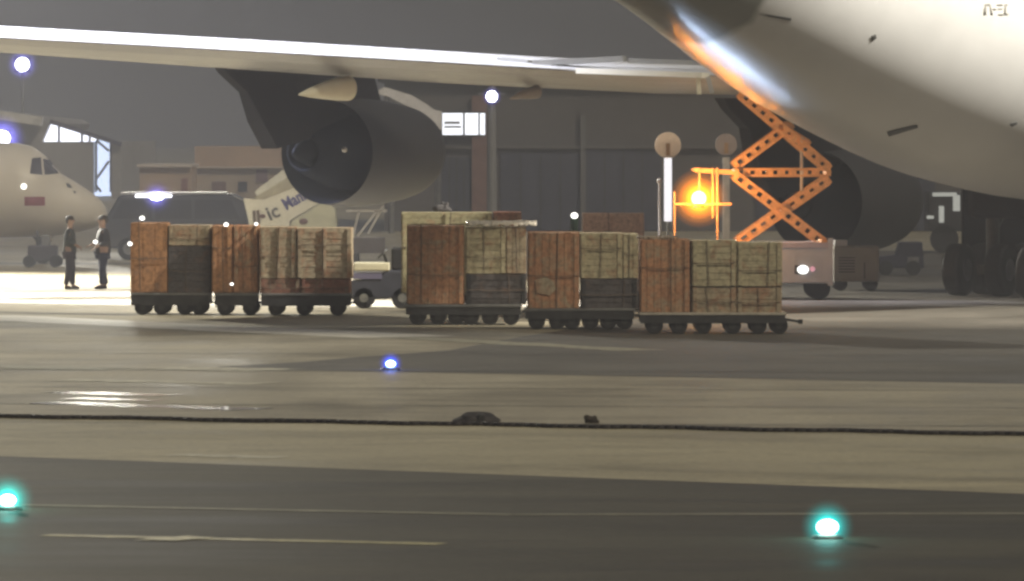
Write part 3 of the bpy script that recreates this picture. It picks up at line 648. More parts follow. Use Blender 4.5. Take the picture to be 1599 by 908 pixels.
# rolled dark bag on top of rear crate
e = rock('dark_bag', 693, 480, .13, .12, .13, M_rag, 'small dark bag lying on top of the long olive-beige crate', 'bag', lump=.6)
e.location = (X(693, D4), D4 + .3, 2.2 + .04)

# tow tractor between the trains
DT = 163.0
tt = empty('tow_tractor', (X(600, DT), DT, 0), 'low grey tow tractor with a cream cover between the two cargo trains', 'tractor')
M_tr = mat('tractor_blue', (.04, .043, .06), .5, var=.3); 
bm = bmesh.new(); prism(bm, [(-.75, .22), (-.75, .62), (-.1, .66), (.0, .85), (.55, .85), (.6, .22)], 0, 1.2); link('body', bm, M_tr, tt, bevel=.04)
bm = bmesh.new(); box(bm, -.7, -.05, -.02, 1.22, .66, .78); link('bonnet_stripe', bm, mat('violet_stripe', (.13, .12, .19), .5), tt)
bm = bmesh.new(); box(bm, -.68, .12, -.03, 1.1, .84, 1.02); link('engine_cover', bm, mat('cream_cover', (.62, .58, .42), .5, var=.15), tt, bevel=.03)
for x_ in (-.45, .4):
    for y_ in (.0, 1.05):
        bm = bmesh.new(); tube(bm, (x_, y_, .24), (x_, y_ + .16, .24), .24, seg=20); wh = link('wheel', bm, M_black, tt, bevel=.02)
        bm = bmesh.new(); tube(bm, (x_, y_ - .01, .24), (x_, y_ + .17, .24), .1, seg=12); link('rim', bm, M_gsteel, wh)
bm = bmesh.new(); box(bm, .15, .5, .3, .9, .85, 1.35); link('seat', bm, M_black, tt, bevel=.05)
bm = bmesh.new(); tube(bm, (.1, .6, .85), (-.02, .6, 1.2), .03, seg=8); tube(bm, (-.03, .6, 1.2), (-.06, .6, 1.23), .17, seg=18); link('steering_wheel', bm, M_dsteel, tt)

# ------------------------------------------------------------------ scissor loader
DS = 171.5; s_l = F / DS
ld = empty('scissor_loader', (X(1220, DS), DS, 0), 'tall orange-lit scissor lift loader raised beneath the jet\'s belly', 'loader')
M_sc = mat('scissor_paint', (.85, .47, .20), .5, var=.3, vscale=5)
def sp_(px, py): return ((px - 1220) / s_l, Z(py, DS))
def arm(p, q, y, parent, wd=.2, name='scissor_arm', m=None):
    a = sp_(*p); b = sp_(*q); A = Vector((a[0], y, a[1])); B = Vector((b[0], y, b[1])); d = (B - A).normalized(); n = Vector((-d.z, 0, d.x))
    bm = bmesh.new()
    for s_ in (-1, 1): bar(bm, A + n * s_ * (wd / 2 - .025), B + n * s_ * (wd / 2 - .025), .05, .07)
    L = (B - A).length; k = int(L / .26)
    for i in range(k + 1):
        c = A + d * (L * i / k); box(bm, -.055, .055, -.028, .028, -wd / 2 + .02, wd / 2 - .02, Matrix.Translation(c) @ Matrix.Rotation(-math.atan2(d.z, d.x), 4, 'Y'))
    return link(name, bm, m or M_sc, parent)
for y in (-.0, 1.9):
    arm((1156, 377), (1293, 282), y, ld, .23); arm((1286, 379), (1150, 276), y - .09, ld, .23)
    arm((1150, 258), (1235, 196), y, ld, .23); arm((1293, 262), (1160, 148), y - .09, ld, .23); arm((1222, 200), (1262, 225), y + .07, ld, .2)
    arm((1150, 270), (1294, 270), y + .02, ld, .2, 'cross_beam')
    arm((1086, 266), (1150, 270), y + .02, ld, .1, 'cross_beam')
for p in ((1156, 377), (1286, 379), (1150, 268), (1294, 270), (1221, 333), (1226, 200)):
    a = sp_(*p); bm = bmesh.new(); tube(bm, (a[0], -.14, a[1]), (a[0], 2.0, a[1]), .06, seg=12); link('pivot_pin', bm, M_sc, ld)
for px, r0, r1 in ((1253, 215, 298),):
    a = sp_(px, r0); b = sp_(px, r1); bm = bmesh.new(); tube(bm, (a[0], .4, a[1]), (b[0], .4, b[1]), .04, seg=10); link('lift_cylinder', bm, mat('cylinder_steel', (.7, .66, .6), .3, .6), ld)
# beacon arm, amber lamp
bm = bmesh.new(); a = sp_(1052, 319); b = sp_(1142, 319); bar(bm, (a[0], -.1, a[1]), (b[0], -.1, b[1]), .05, .05); 
for px, r0, r1 in ((1092, 262, 300), (1113, 262, 340), (1120, 262, 380), (1053, 300, 380)):
    p = sp_(px, r0); q = sp_(px, r1); tube(bm, (p[0], -.05, p[1]), (q[0], -.05, q[1]), .022, seg=8)
link('guard_rail', bm, M_sc, ld)
c = sp_(1091, 310)
bm = bmesh.new(); tube(bm, (c[0], -.12, c[1] - .22), (c[0], -.12, c[1] - .12), .13, seg=16); bc = link('beacon_base', bm, M_dsteel, ld)
bm = bmesh.new(); sphere(bm, (c[0], -.14, c[1]), .17, 1, .8, 1); link('beacon', bm, emat('amber_beacon', (1, .62, .12), 16), ld, smooth=True)
halo(ld, (c[0], -.2, c[1]), .68, (1, .27, .006), 2.6)
l = bpy.data.lights.new('beacon_lamp', 'POINT'); l.energy = 230; l.color = (1, .45, .12); l.shadow_soft_size = .15
lo = bpy.data.objects.new('beacon_lamp', l); C.objects.link(lo); lo.parent = ld; lo.location = (c[0] + .1, -1.0, c[1] + .1)
# platform against the belly
# chassis
M_ch = mat('loader_white_paint', (.55, .55, .58), .5, var=.12, vscale=2)
bm = bmesh.new(); a = sp_(1150, 386); b = sp_(1298, 446); box(bm, a[0], b[0], -.25, 2.3, b[1] + .05, a[1]); ch = link('chassis', bm, M_ch, ld, bevel=.03)
bm = bmesh.new(); a = sp_(1160, 379); b = sp_(1298, 385); box(bm, a[0], b[0], -.28, 2.32, a[1] - .12, a[1]); link('top_rail', bm, mat('rail_paint', (.5, .44, .5), .5), ch)
a = sp_(1240, 414); b = sp_(1249, 428)
bm = bmesh.new(); box(bm, a[0], b[0], -.262, -.255, b[1], a[1]); link('lamp_plate', bm, M_dsteel, ch)
c = sp_(1253, 421); bm = bmesh.new(); sphere(bm, (c[0], -.27, c[1]), .13, 1, .3, .75); link('headlight', bm, emat('small_lamp', (1, .98, .92), 3), ch, smooth=True)
c = sp_(1268, 420); bm = bmesh.new(); sphere(bm, (c[0], -.27, c[1]), .06, 1, .3, 1); link('marker_lamp', bm, emat('pink_lamp', (1, .45, .5), .8), ch, smooth=True)
bm = bmesh.new(); a = sp_(1292, 372); b = sp_(1300, 446); box(bm, a[0], b[0], -.30, -.2, b[1], a[1]); link('corner_post', bm, M_ch, ch)
for px in (1172, 1278):
    for y_ in (0.0, 1.8):
        c = sp_(px, 430); bm = bmesh.new(); tube(bm, (c[0], y_, .28), (c[0], y_ + .25, .28), .28, seg=20); link('wheel', bm, M_black, ld)

# round signal discs on posts
def disc_post(px, py, r, D, pw, py0, py1, lit, label):
    e = empty('round_signal', (X(px, D), D, 0), label, 'signal disc', 'round discs on posts')
    zc = Z(py, D); rr_ = r / F * D
    bm = bmesh.new(); tube(bm, (0, -.03, zc), (0, .03, zc), rr_, seg=32); link('disc', bm, mat('disc_%s' % lit, (.85, .70, .58) if lit else (.30, .24, .22), .5, var=.12, vscale=8), e, bevel=.008)  # one disc pale, one dark: lit and shaded tones put in the colour
    bm = bmesh.new(); box(bm, -.05, .05, -.055, -.035, zc - rr_ * .8, zc + rr_ * .15); link('bracket', bm, mat('bracket_paint', (.35, .2, .1), .6), e)
    hw = pw / F * D / 2
    if lit:
        bm = bmesh.new(); box(bm, -hw, hw, -.04, .04, Z(py1, D), Z(py0, D)); link('glowing_post', bm, emat('white_post_glow', (1, .96, .98), 1.3), e, bevel=.01)  # white post, made to emit so it looks bright
        bm = bmesh.new(); tube(bm, (0, .07, 0), (0, .07, zc), .03, seg=10); link('post', bm, M_gsteel, e)
    else:
        bm = bmesh.new(); box(bm, -hw, hw, -.04, .04, 0, Z(py0, D)); link('post', bm, mat('post_dull', (.45, .40, .36), .5, var=.2), e, bevel=.01)
disc_post(1043, 227, 20.5, 182, 12, 247, 346, True, 'pale round disc on a glowing white post, nearest the pinkish crate')
disc_post(1134, 226, 17, 188, 11, 246, 340, False, 'dim round disc on a dull post between beacon and scissor arms')
bm = bmesh.new(); tube(bm, (0, 0, 0), (0, 0, Z(285, 181)), .03, seg=8); sphere(bm, (0, 0, Z(283, 181)), .07)
o = link('thin_pole', bm, mat('pale_pole', (.8, .74, .78), .4)); o.location = (X(1030, 181), 181, 0); tag(o, 'thin pale pole standing beside the glowing white post', 'pole')

# ground power unit beside the loader
DG = 181.0
gp = empty('power_unit', (X(1335, DG), DG, 0), 'grey-beige ground power unit beside the loader, below the inner engine', 'power unit')
M_gp = mat('gpu_paint', (.28, .255, .22), .6, var=.15, vscale=2)
bm = bmesh.new(); box(bm, -.53, .6, 0, 1.5, .22, 1.10); hbd = link('housing', bm, M_gp, gp, bevel=.05)
bm = bmesh.new(); box(bm, -.5, -.18, .1, .6, 1.1, 1.25); link('exhaust_box', bm, M_ch, gp, bevel=.02)
bm = bmesh.new()
for k in range(6): box(bm, -.4, .0, -.012, -.001, .45 + k * .07, .48 + k * .07)
link('vent', bm, M_dsteel, hbd)
bm = bmesh.new(); box(bm, .22, .25, -.02, -.001, .3, .7); link('door_handle', bm, M_dsteel, hbd)
for x_ in (-.35, .4):
    bm = bmesh.new(); tube(bm, (x_, .05, .17), (x_, .2, .17), .17, seg=18); link('wheel', bm, M_black, gp)
    bm = bmesh.new(); tube(bm, (x_, 1.3, .17), (x_, 1.45, .17), .17, seg=18); link('wheel', bm, M_black, gp)
# fuel hydrant cart and dark truck further right
DR = 200
tr = empty('service_cart', (X(1400, DR), DR, 0), 'low dark service cart beyond the power unit', 'cart')
bm = bmesh.new(); prism(bm, [(-.5, .2), (-.5, .5), (0, .55), (.1, .9), (.7, .9), (.75, .2)], 0, 1.2); link('body', bm, mat('cart_paint', (.025, .025, .045), .5, var=.2), tr, bevel=.03)
for x_ in (-.3, .45):
    bm = bmesh.new(); tube(bm, (x_, -.05, .2), (x_, .12, .2), .2, seg=18); link('wheel', bm, M_black, tr)
bm = bmesh.new(); box(bm, .3, .6, -.02, .0, .3, .5); link('side_panel', bm, M_gsteel, tr)
DR = 235
wt = empty('white_truck', (X(1500, DR), DR, 0), 'dim box truck with pale cab frame behind the jet\'s wheels', 'truck')
def rp(px, py): return ((px - 1500) / F * DR, Z(py, DR))
a = rp(1450, 300); b = rp(1640, 370); bm = bmesh.new(); box(bm, a[0], b[0], 0, 2.2, .7, a[1]); link('box_body', bm, mat('truck_dark_box', (.035, .035, .04), .6, var=.2), wt, bevel=.03)
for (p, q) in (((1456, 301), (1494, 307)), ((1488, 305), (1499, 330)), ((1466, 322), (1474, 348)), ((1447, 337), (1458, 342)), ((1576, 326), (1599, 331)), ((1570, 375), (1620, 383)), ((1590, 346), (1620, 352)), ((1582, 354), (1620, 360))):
    a = rp(*p); b = rp(*q); bm = bmesh.new(); box(bm, a[0], b[0], -.06, -.001, b[1], a[1]); link('glowing_trim', bm, emat('glowing_trim', (.85, .85, .75), .55), wt, bevel=.01)  # pale truck trim; its lit look is put in as glow
for px in (1475, 1620):
    a = rp(px, 380); bm = bmesh.new(); tube(bm, (a[0], .0, .45), (a[0], .3, .45), .45, seg=20); link('wheel', bm, M_black, wt)

# ------------------------------------------------------------------ the big cargo jet
TH = R(27)
jet = empty('cargo_jet', (18.0, 177.7, 0), 'huge white four-engined cargo jet filling the upper frame', 'jet', rz=-TH)
FP = [(22, 0, 5.5, 3.0, 3.2), (18, 0, 5.5, 3.25, 3.25), (8, 0, 5.5, 3.25, 3.25), (0, 0, 5.5, 3.25, 3.25), (-8, 0, 5.5, 3.25, 3.25), (-12, 0, 5.52, 3.24, 3.24), (-15, 0, 5.6, 3.18, 3.18), (-18, 0, 5.78, 3.04, 3.04), (-20, 0, 5.95, 2.96, 2.98), (-23, 0, 6.36, 2.76, 2.8), (-26, 0, 6.8, 2.58, 2.6), (-29, 0, 7.26, 2.22, 2.24), (-32, 0, 7.74, 1.74, 1.78), (-35, 0, 8.1, 1.35, 1.4), (-38, 0, 8.42, 1.05, 1.12), (-42, 0, 8.8, .65, .72), (-45.5, 0, 9.05, .25, .3)]
bm = bmesh.new(); rings(bm, [(26, 0, 5.3, 2.0, 2.5), (29, 0, 4.9, .7, .9)][::-1] + FP, 72)
M_body = mat('jet_body_paint', (.57, .565, .55), .42, var=.07, vscale=.6, spec=.6, coat=.25)
M_body.node_tree.nodes['Principled BSDF'].inputs['Coat Roughness'].default_value = .35
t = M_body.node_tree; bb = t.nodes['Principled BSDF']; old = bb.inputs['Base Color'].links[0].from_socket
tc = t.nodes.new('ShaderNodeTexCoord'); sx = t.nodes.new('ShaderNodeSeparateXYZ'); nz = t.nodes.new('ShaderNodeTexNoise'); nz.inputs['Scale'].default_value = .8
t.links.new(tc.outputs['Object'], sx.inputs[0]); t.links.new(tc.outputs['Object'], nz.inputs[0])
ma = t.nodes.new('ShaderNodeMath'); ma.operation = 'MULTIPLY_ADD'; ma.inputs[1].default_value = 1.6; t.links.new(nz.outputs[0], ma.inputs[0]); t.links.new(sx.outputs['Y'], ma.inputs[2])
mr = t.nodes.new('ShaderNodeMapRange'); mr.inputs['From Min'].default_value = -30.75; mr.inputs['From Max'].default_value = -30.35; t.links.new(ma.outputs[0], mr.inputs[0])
mx = t.nodes.new('ShaderNodeMixRGB'); mx.inputs[1].default_value = (.13, .135, .115, 1); t.links.new(mr.outputs[0], mx.inputs[0]); t.links.new(old, mx.inputs[2]); t.links.new(mx.outputs[0], bb.inputs['Base Color'])  # tail cone darkened in the paint, standing in for stabiliser shade
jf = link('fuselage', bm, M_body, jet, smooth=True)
jf.modifiers.new('sub', 'SUBSURF').render_levels = 1
def on_jet(px, py, off=.015, back=False):
    """where the line through this photo pixel meets the jet's starboard skin, in jet coordinates"""
    best = None; ct, s_t = math.cos(TH), math.sin(TH)
    dx = (px - 799.5) / F; dz = -(py - HR) / F
    D = 120.0
    while D < 190:
        wx = dx * D - 18.0; wy = D - 177.7; wz = CH + dz * D
        lx = wx * ct - wy * s_t; ly = wx * s_t + wy * ct
        for i in range(len(FP) - 1):
            if FP[i + 1][0] <= ly <= FP[i][0]:
                t = (ly - FP[i][0]) / (FP[i + 1][0] - FP[i][0]); cz = FP[i][2] * (1 - t) + FP[i + 1][2] * t; rx = FP[i][3] * (1 - t) + FP[i + 1][3] * t; rz = FP[i][4] * (1 - t) + FP[i + 1][4] * t
                if (lx / (rx + off)) ** 2 + ((wz - cz) / (rz + off)) ** 2 <= 1: return Vector((lx, ly, wz))
        D += .02
    return None
def jdecal(name, pts, m, n=6, off=.015):
    bm = bmesh.new(); a, b, c, d = pts; g = []
    for i in range(n + 1):
        row = []
        for j in range(n + 1):
            u = i / n; v = j / n
            q = on_jet((a[0] * (1 - u) + b[0] * u) * (1 - v) + (d[0] * (1 - u) + c[0] * u) * v, (a[1] * (1 - u) + b[1] * u) * (1 - v) + (d[1] * (1 - u) + c[1] * u) * v, off)
            if q is None: return
            row.append(bm.verts.new(q))
        g.append(row)
    for i in range(n):
        for j in range(n): bm.faces.new((g[i][j], g[i + 1][j], g[i + 1][j + 1], g[i][j + 1]))
    o = link(name, bm, m, jet, smooth=True); md = o.modifiers.new('t', 'SOLIDIFY'); md.thickness = .01; return o
M_port = mat('dark_port', (.06, .06, .055), .6)
# registration letters painted on the rear fuselage, stroke by stroke
M_let = mat('registration_grey', (.2, .19, .16), .5)
for pts in (((1537, 7), (1540, 7), (1540, 24), (1536, 24)), ((1540, 6.5), (1546, 6.5), (1546, 9), (1540, 9)), ((1544.5, 8), (1547, 8), (1550.5, 24), (1547.5, 24)),
            ((1551, 13.5), (1556, 13.5), (1556, 16), (1551, 16)),
            ((1557, 7), (1566, 7), (1566, 9.5), (1557, 9.5)), ((1558.5, 13.5), (1565.5, 13.5), (1565.5, 15.5), (1558.5, 15.5)), ((1559, 22), (1567, 22), (1567, 24.5), (1559, 24.5)),
            ((1568.5, 7), (1571, 7), (1571, 24), (1568.5, 24)), ((1571, 7), (1574, 7), (1574, 9), (1571, 9)), ((1571, 21.5), (1574.5, 21.5), (1574.5, 24), (1571, 24))):
    jdecal('registration_letter', pts, M_let, 2, .012)
jdecal('drain_port', ((1361, 57), (1368, 54), (1369, 60), (1362, 64)), M_port, 4)
jdecal('outflow_valve', ((1385, 207), (1432, 196), (1434, 200), (1388, 214)), M_port, 6)
jdecal('drain_port', ((1577, 195), (1588, 190), (1589, 194), (1580, 199)), M_port, 3)
jdecal('hinge_plate', ((1158, 19), (1160, 16), (1236, 29), (1235, 33)), M_port, 8)
# stabilisers and fin
def wing_loft(name, secs, m, parent, mats=None):
    """secs: (x, y_te, z_te, chord, up, down)"""
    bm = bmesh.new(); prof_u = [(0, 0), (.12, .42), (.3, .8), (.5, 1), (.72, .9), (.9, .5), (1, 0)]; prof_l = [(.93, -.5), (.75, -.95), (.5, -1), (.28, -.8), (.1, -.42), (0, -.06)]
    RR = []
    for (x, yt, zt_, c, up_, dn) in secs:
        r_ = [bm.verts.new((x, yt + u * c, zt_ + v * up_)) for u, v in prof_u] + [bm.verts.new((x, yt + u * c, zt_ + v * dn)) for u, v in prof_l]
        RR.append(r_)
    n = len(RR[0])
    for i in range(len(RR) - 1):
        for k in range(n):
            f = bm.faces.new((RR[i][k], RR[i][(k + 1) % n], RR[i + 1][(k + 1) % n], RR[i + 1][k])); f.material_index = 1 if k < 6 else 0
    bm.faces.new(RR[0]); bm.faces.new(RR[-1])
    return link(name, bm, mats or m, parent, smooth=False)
wing_loft('stabiliser', [(0, -44, 8.6, 8.5, .3, .3), (6, -46, 9.0, 5.5, .2, .2), (11, -47.5, 9.4, 2.6, .1, .1)], None, jet, [M_plane, M_plane])
wing_loft('stabiliser', [(0, -44, 8.6, 8.5, .3, .3), (-6, -46, 9.0, 5.5, .2, .2), (-11, -47.5, 9.4, 2.6, .1, .1)], None, jet, [M_plane, M_plane])
bm = bmesh.new(); v = []
for (y, z, t) in ((-30, 9.0, .3), (-44, 9.2, .25), (-48, 19, .1), (-43, 19, .1)): v.append((bm.verts.new((-t, y, z)), bm.verts.new((t, y, z))))
for k in range(4): bm.faces.new((v[k][0], v[(k + 1) % 4][0], v[(k + 1) % 4][1], v[k][1]))
bm.faces.new([a[0] for a in v]); bm.faces.new([a[1] for a in v]); link('tail_fin', bm, M_plane, jet)
WS = [(-1.0, -14.0, 4.95, 14, .45, .9), (-3.3, -13.8, 5.02, 13, .28, .5), (-8, -13.2, 5.2, 11.4, .22, .46), (-12.2, -12.8, 5.36, 9.6, .16, .54), (-16.5, -14.6, 5.64, 7.9, .17, .58), (-21, -16.5, 5.92, 6.8, .2, .52), (-26, -19, 6.22, 5.2, .22, .4), (-30, -21, 6.55, 3.2, .2, .25)]
def wing(sgn):
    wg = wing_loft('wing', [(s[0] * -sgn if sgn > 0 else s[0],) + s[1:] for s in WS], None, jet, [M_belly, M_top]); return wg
wL = wing(-1); wR = wing(1)
# spoiler panels and aileron hinge bits on the inner wing top, port side
def to_local(p):
    x = p.x - 18.0; y = p.y - 177.7; return Vector((x * math.cos(TH) - y * math.sin(TH), x * math.sin(TH) + y * math.cos(TH), p.z))
def world_bar(name, m, a, b, wd, hd, parent):
    bm = bmesh.new(); bar(bm, to_local(a), to_local(b), wd, hd, (0, 0, 1)); return link(name, bm, m, parent)
M_spo = mat('spoiler_paint', (.3, .3, .29), .5, var=.2)
world_bar('spoiler', M_spo, wpt(782, 92, 173.5), wpt(830, 97, 173.2), .5, .07, wL)
world_bar('spoiler', M_spo, wpt(835, 99, 173), wpt(975, 92, 172.5), .5, .13, wL)
world_bar('spoiler', M_spo, wpt(985, 95, 172.5), wpt(1100, 99, 172), .5, .11, wL)
world_bar('flap_edge', mat('flap_edge_paint', (.8, .78, .68), .35), wpt(905, 111, 171.3), wpt(1102, 118, 169.6), .35, .12, wL)
world_bar('flap_hinge', M_fair, wpt(1090, 120, 169.7), wpt(1092, 148, 169.7), .12, .1, wL)
world_bar('flap_hinge', M_spo, wpt(1105, 120, 169.6), wpt(1112, 146, 169.6), .16, .1, wL)
# flap track fairings: canoe pods pointing aft
def fairing(px, py, D, ln, r, m=M_fair):
    c = to_local(wpt(px, py, D)); bm = bmesh.new()
    prof = [(-ln, 0, -.02, .02, .02), (-ln * .8, 0, .0, r * .35, r * .35), (-ln * .5, 0, .03, r * .68, r * .68), (-ln * .2, 0, .05, r * .93, r * .93), (0, 0, .06, r, r), (.03, 0, .06, r * .98, r * .98)]
    rings(bm, [(y + c.y, c.x, c.z + cz * 2, rx * .8, rz) for (y, _, cz, rx, rz) in prof], 20)
    link('flap_fairing', bm, m, wL, smooth=True)
fairing(543, 146, 174.5, 2.4, .30)
fairing(838, 152, 175, 1.4, .16, mat('fairing_dull', (.2, .2, .19), .5))
# engines
def engine(lx, ly, lz, outer=True):
    en = bpy.data.objects.new('engine', bpy.data.meshes.new('engine'));
    bm = bmesh.new()
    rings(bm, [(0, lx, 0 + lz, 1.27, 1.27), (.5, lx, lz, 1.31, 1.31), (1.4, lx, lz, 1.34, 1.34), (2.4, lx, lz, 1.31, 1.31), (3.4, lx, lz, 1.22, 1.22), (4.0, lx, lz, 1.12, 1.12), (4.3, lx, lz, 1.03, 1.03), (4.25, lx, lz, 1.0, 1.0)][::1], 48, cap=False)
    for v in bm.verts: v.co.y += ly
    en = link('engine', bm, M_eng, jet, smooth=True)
    bm = bmesh.new(); rings(bm, [(.005, lx, lz, 1.265, 1.265), (.3, lx, lz, 1.19, 1.19), (1.2, lx, lz, 1.15, 1.15), (2.8, lx, lz, 1.12, 1.12), (4.24, lx, lz, .99, .99)], 48, cap=False)
    for v in bm.verts: v.co.y += ly
    link('fan_duct', bm, M_engin, en, smooth=True)
    bm = bmesh.new(); rings(bm, [(1.9, lx, lz, 1.14, 1.14), (1.85, lx, lz, .9, .9)], 40)
    for v in bm.verts: v.co.y += ly
    link('fan_stage', bm, M_engin, en)
    bm = bmesh.new(); rings(bm, [(1.8, lx, lz, .95, .95), (.6, lx, lz, .9, .9), (-.6, lx, lz, .64, .64), (-1.2, lx, lz, .46, .46), (-1.18, lx, lz, .42, .42), (-.8, lx, lz, .4, .4)], 40)
    for v in bm.verts: v.co.y += ly
    link('core_nozzle', bm, M_engin, en, smooth=True)
    bm = bmesh.new(); rings(bm, [(-.8, lx, lz, .36, .36), (-1.3, lx, lz, .24, .24), (-1.6, lx, lz, .1, .1), (-1.7, lx, lz, .02, .02)], 24)
    for v in bm.verts: v.co.y += ly
    link('exhaust_plug', bm, M_engin, en, smooth=True)
    return en
def pylon(en, lx, ly, lz, zw):
    bm = bmesh.new(); pts = [(2.4, lz + 1.25), (1.9, zw + .1), (-5.6, zw + .12), (-5.2, zw - .15), (-4.2, zw - .6), (-3.6, lz + .75), (-2.9, lz + .1), (-1.2, lz + .35), (0, lz + .6), (1.2, lz + 1.1)]
    a = []; b = []
    for (y, z) in pts:
        t = .22 if -4 < y < 3 else .12
        a.append(bm.verts.new((lx - t, ly + y, z))); b.append(bm.verts.new((lx + t, ly + y, z)))
    n = len(pts)
    for k in range(n): bm.faces.new((a[k], a[(k + 1) % n], b[(k + 1) % n], b[k]))
    bm.faces.new(a); bm.faces.new(b); link('pylon', bm, M_pyl, en)
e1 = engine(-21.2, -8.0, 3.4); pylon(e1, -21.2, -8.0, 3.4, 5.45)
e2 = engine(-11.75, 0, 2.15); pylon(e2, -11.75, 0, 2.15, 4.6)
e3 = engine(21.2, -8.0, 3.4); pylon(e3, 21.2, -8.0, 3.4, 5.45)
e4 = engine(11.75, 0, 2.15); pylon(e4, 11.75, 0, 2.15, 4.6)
# bright tip on the outer port plug
bm = bmesh.new(); sphere(bm, to_local(wpt(538, 234, 178.0)), .07, 1, 1, 1); link('plug_tip', bm, M_plug, e1, smooth=True)
# landing gear
def bogie(lx, ly):
    g = bpy.data.objects.new
    bm = bmesh.new(); tube(bm, (lx, ly, .7), (lx, ly, 3.2), .17); bar(bm, (lx, ly - .75, .62), (lx, ly + .75, .62), .2, .22, (0, 0, 1)); bar(bm, (lx, ly, 1.4), (lx, ly + 1.4, 2.6), .1, .1); gg = link('landing_gear', bm, M_dsteel, jet)
    for y_ in (-.75, .75):
        for x_ in (-.55, .55):
            bm = bmesh.new(); tube(bm, (lx + x_ - .22, ly + y_, .62), (lx + x_ + .22, ly + y_, .62), .62, seg=28); wh = link('wheel', bm, M_black, gg, bevel=.08)
            bm = bmesh.new(); tube(bm, (lx + x_ - .225, ly + y_, .62), (lx + x_ + .225, ly + y_, .62), .27, seg=18); link('rim', bm, mat('wheel_rim', (.12, .12, .13), .5), wh)
    bm = bmesh.new(); box(bm, lx - .95, lx - .89, ly + .3, ly + 4.4, 1.0, 2.9); link('gear_door', bm, M_pyl, gg)
    return gg
for lx, ly in ((-5.25, -4.0), (-1.9, -7.4), (1.9, -7.4), (5.5, -4.2)): bogie(lx, ly)
bm = bmesh.new(); box(bm, -3.6, -.4, -9.5, -3.0, 1.9, 2.9); link('gear_bay', bm, M_pyl, jet, bevel=.2)
bm = bmesh.new(); tube(bm, (0, 21, .5), (0, 21, 3), .14); nl = link('nose_gear', bm, M_dsteel, jet)
for x_ in (-.35, .35):
    bm = bmesh.new(); tube(bm, (x_ - .18, 21, .58), (x_ + .18, 21, .58), .58, seg=24); link('wheel', bm, M_black, nl)

# bodiless point lamps added along the belly edge to make its glow streak
EDGE = [(1052, 56), (1078, 82), (1106, 108), (1140, 132), (1172, 156), (1215, 184)]
for (ins, dist, en_, col) in ((4, .2, 6.5, (1, .30, .02)), (24, .26, 6.5, (.58, .74, 1))):
    for k in range(23):
        f = k / 22 * 5 * .999; i_ = int(f); g_ = f - i_
        ex = EDGE[i_][0] * (1 - g_) + EDGE[i_ + 1][0] * g_ + ins * .58; ey = EDGE[i_][1] * (1 - g_) + EDGE[i_ + 1][1] * g_ - ins * .8
        q = on_jet(ex, ey, 0.0)
        while q is None: ex += 1.5; ey -= 2; q = on_jet(ex, ey, 0.0)
        cz = 5.95 + (-20 - q.y) * .15; n_ = Vector((q.x, -.12, q.z - cz)).normalized()
        lo = bpy.data.objects.new('belly_lamp', l := bpy.data.lights.new('belly_lamp', 'POINT')); l.energy = .5 * en_ * math.sin(math.pi * (.1 + .8 * k / 22)); l.color = col; l.shadow_soft_size = 0.0  # added lamp without a body, for the belly glow streak
        C.objects.link(lo); lo.parent = jet; lo.location = q + n_ * dist

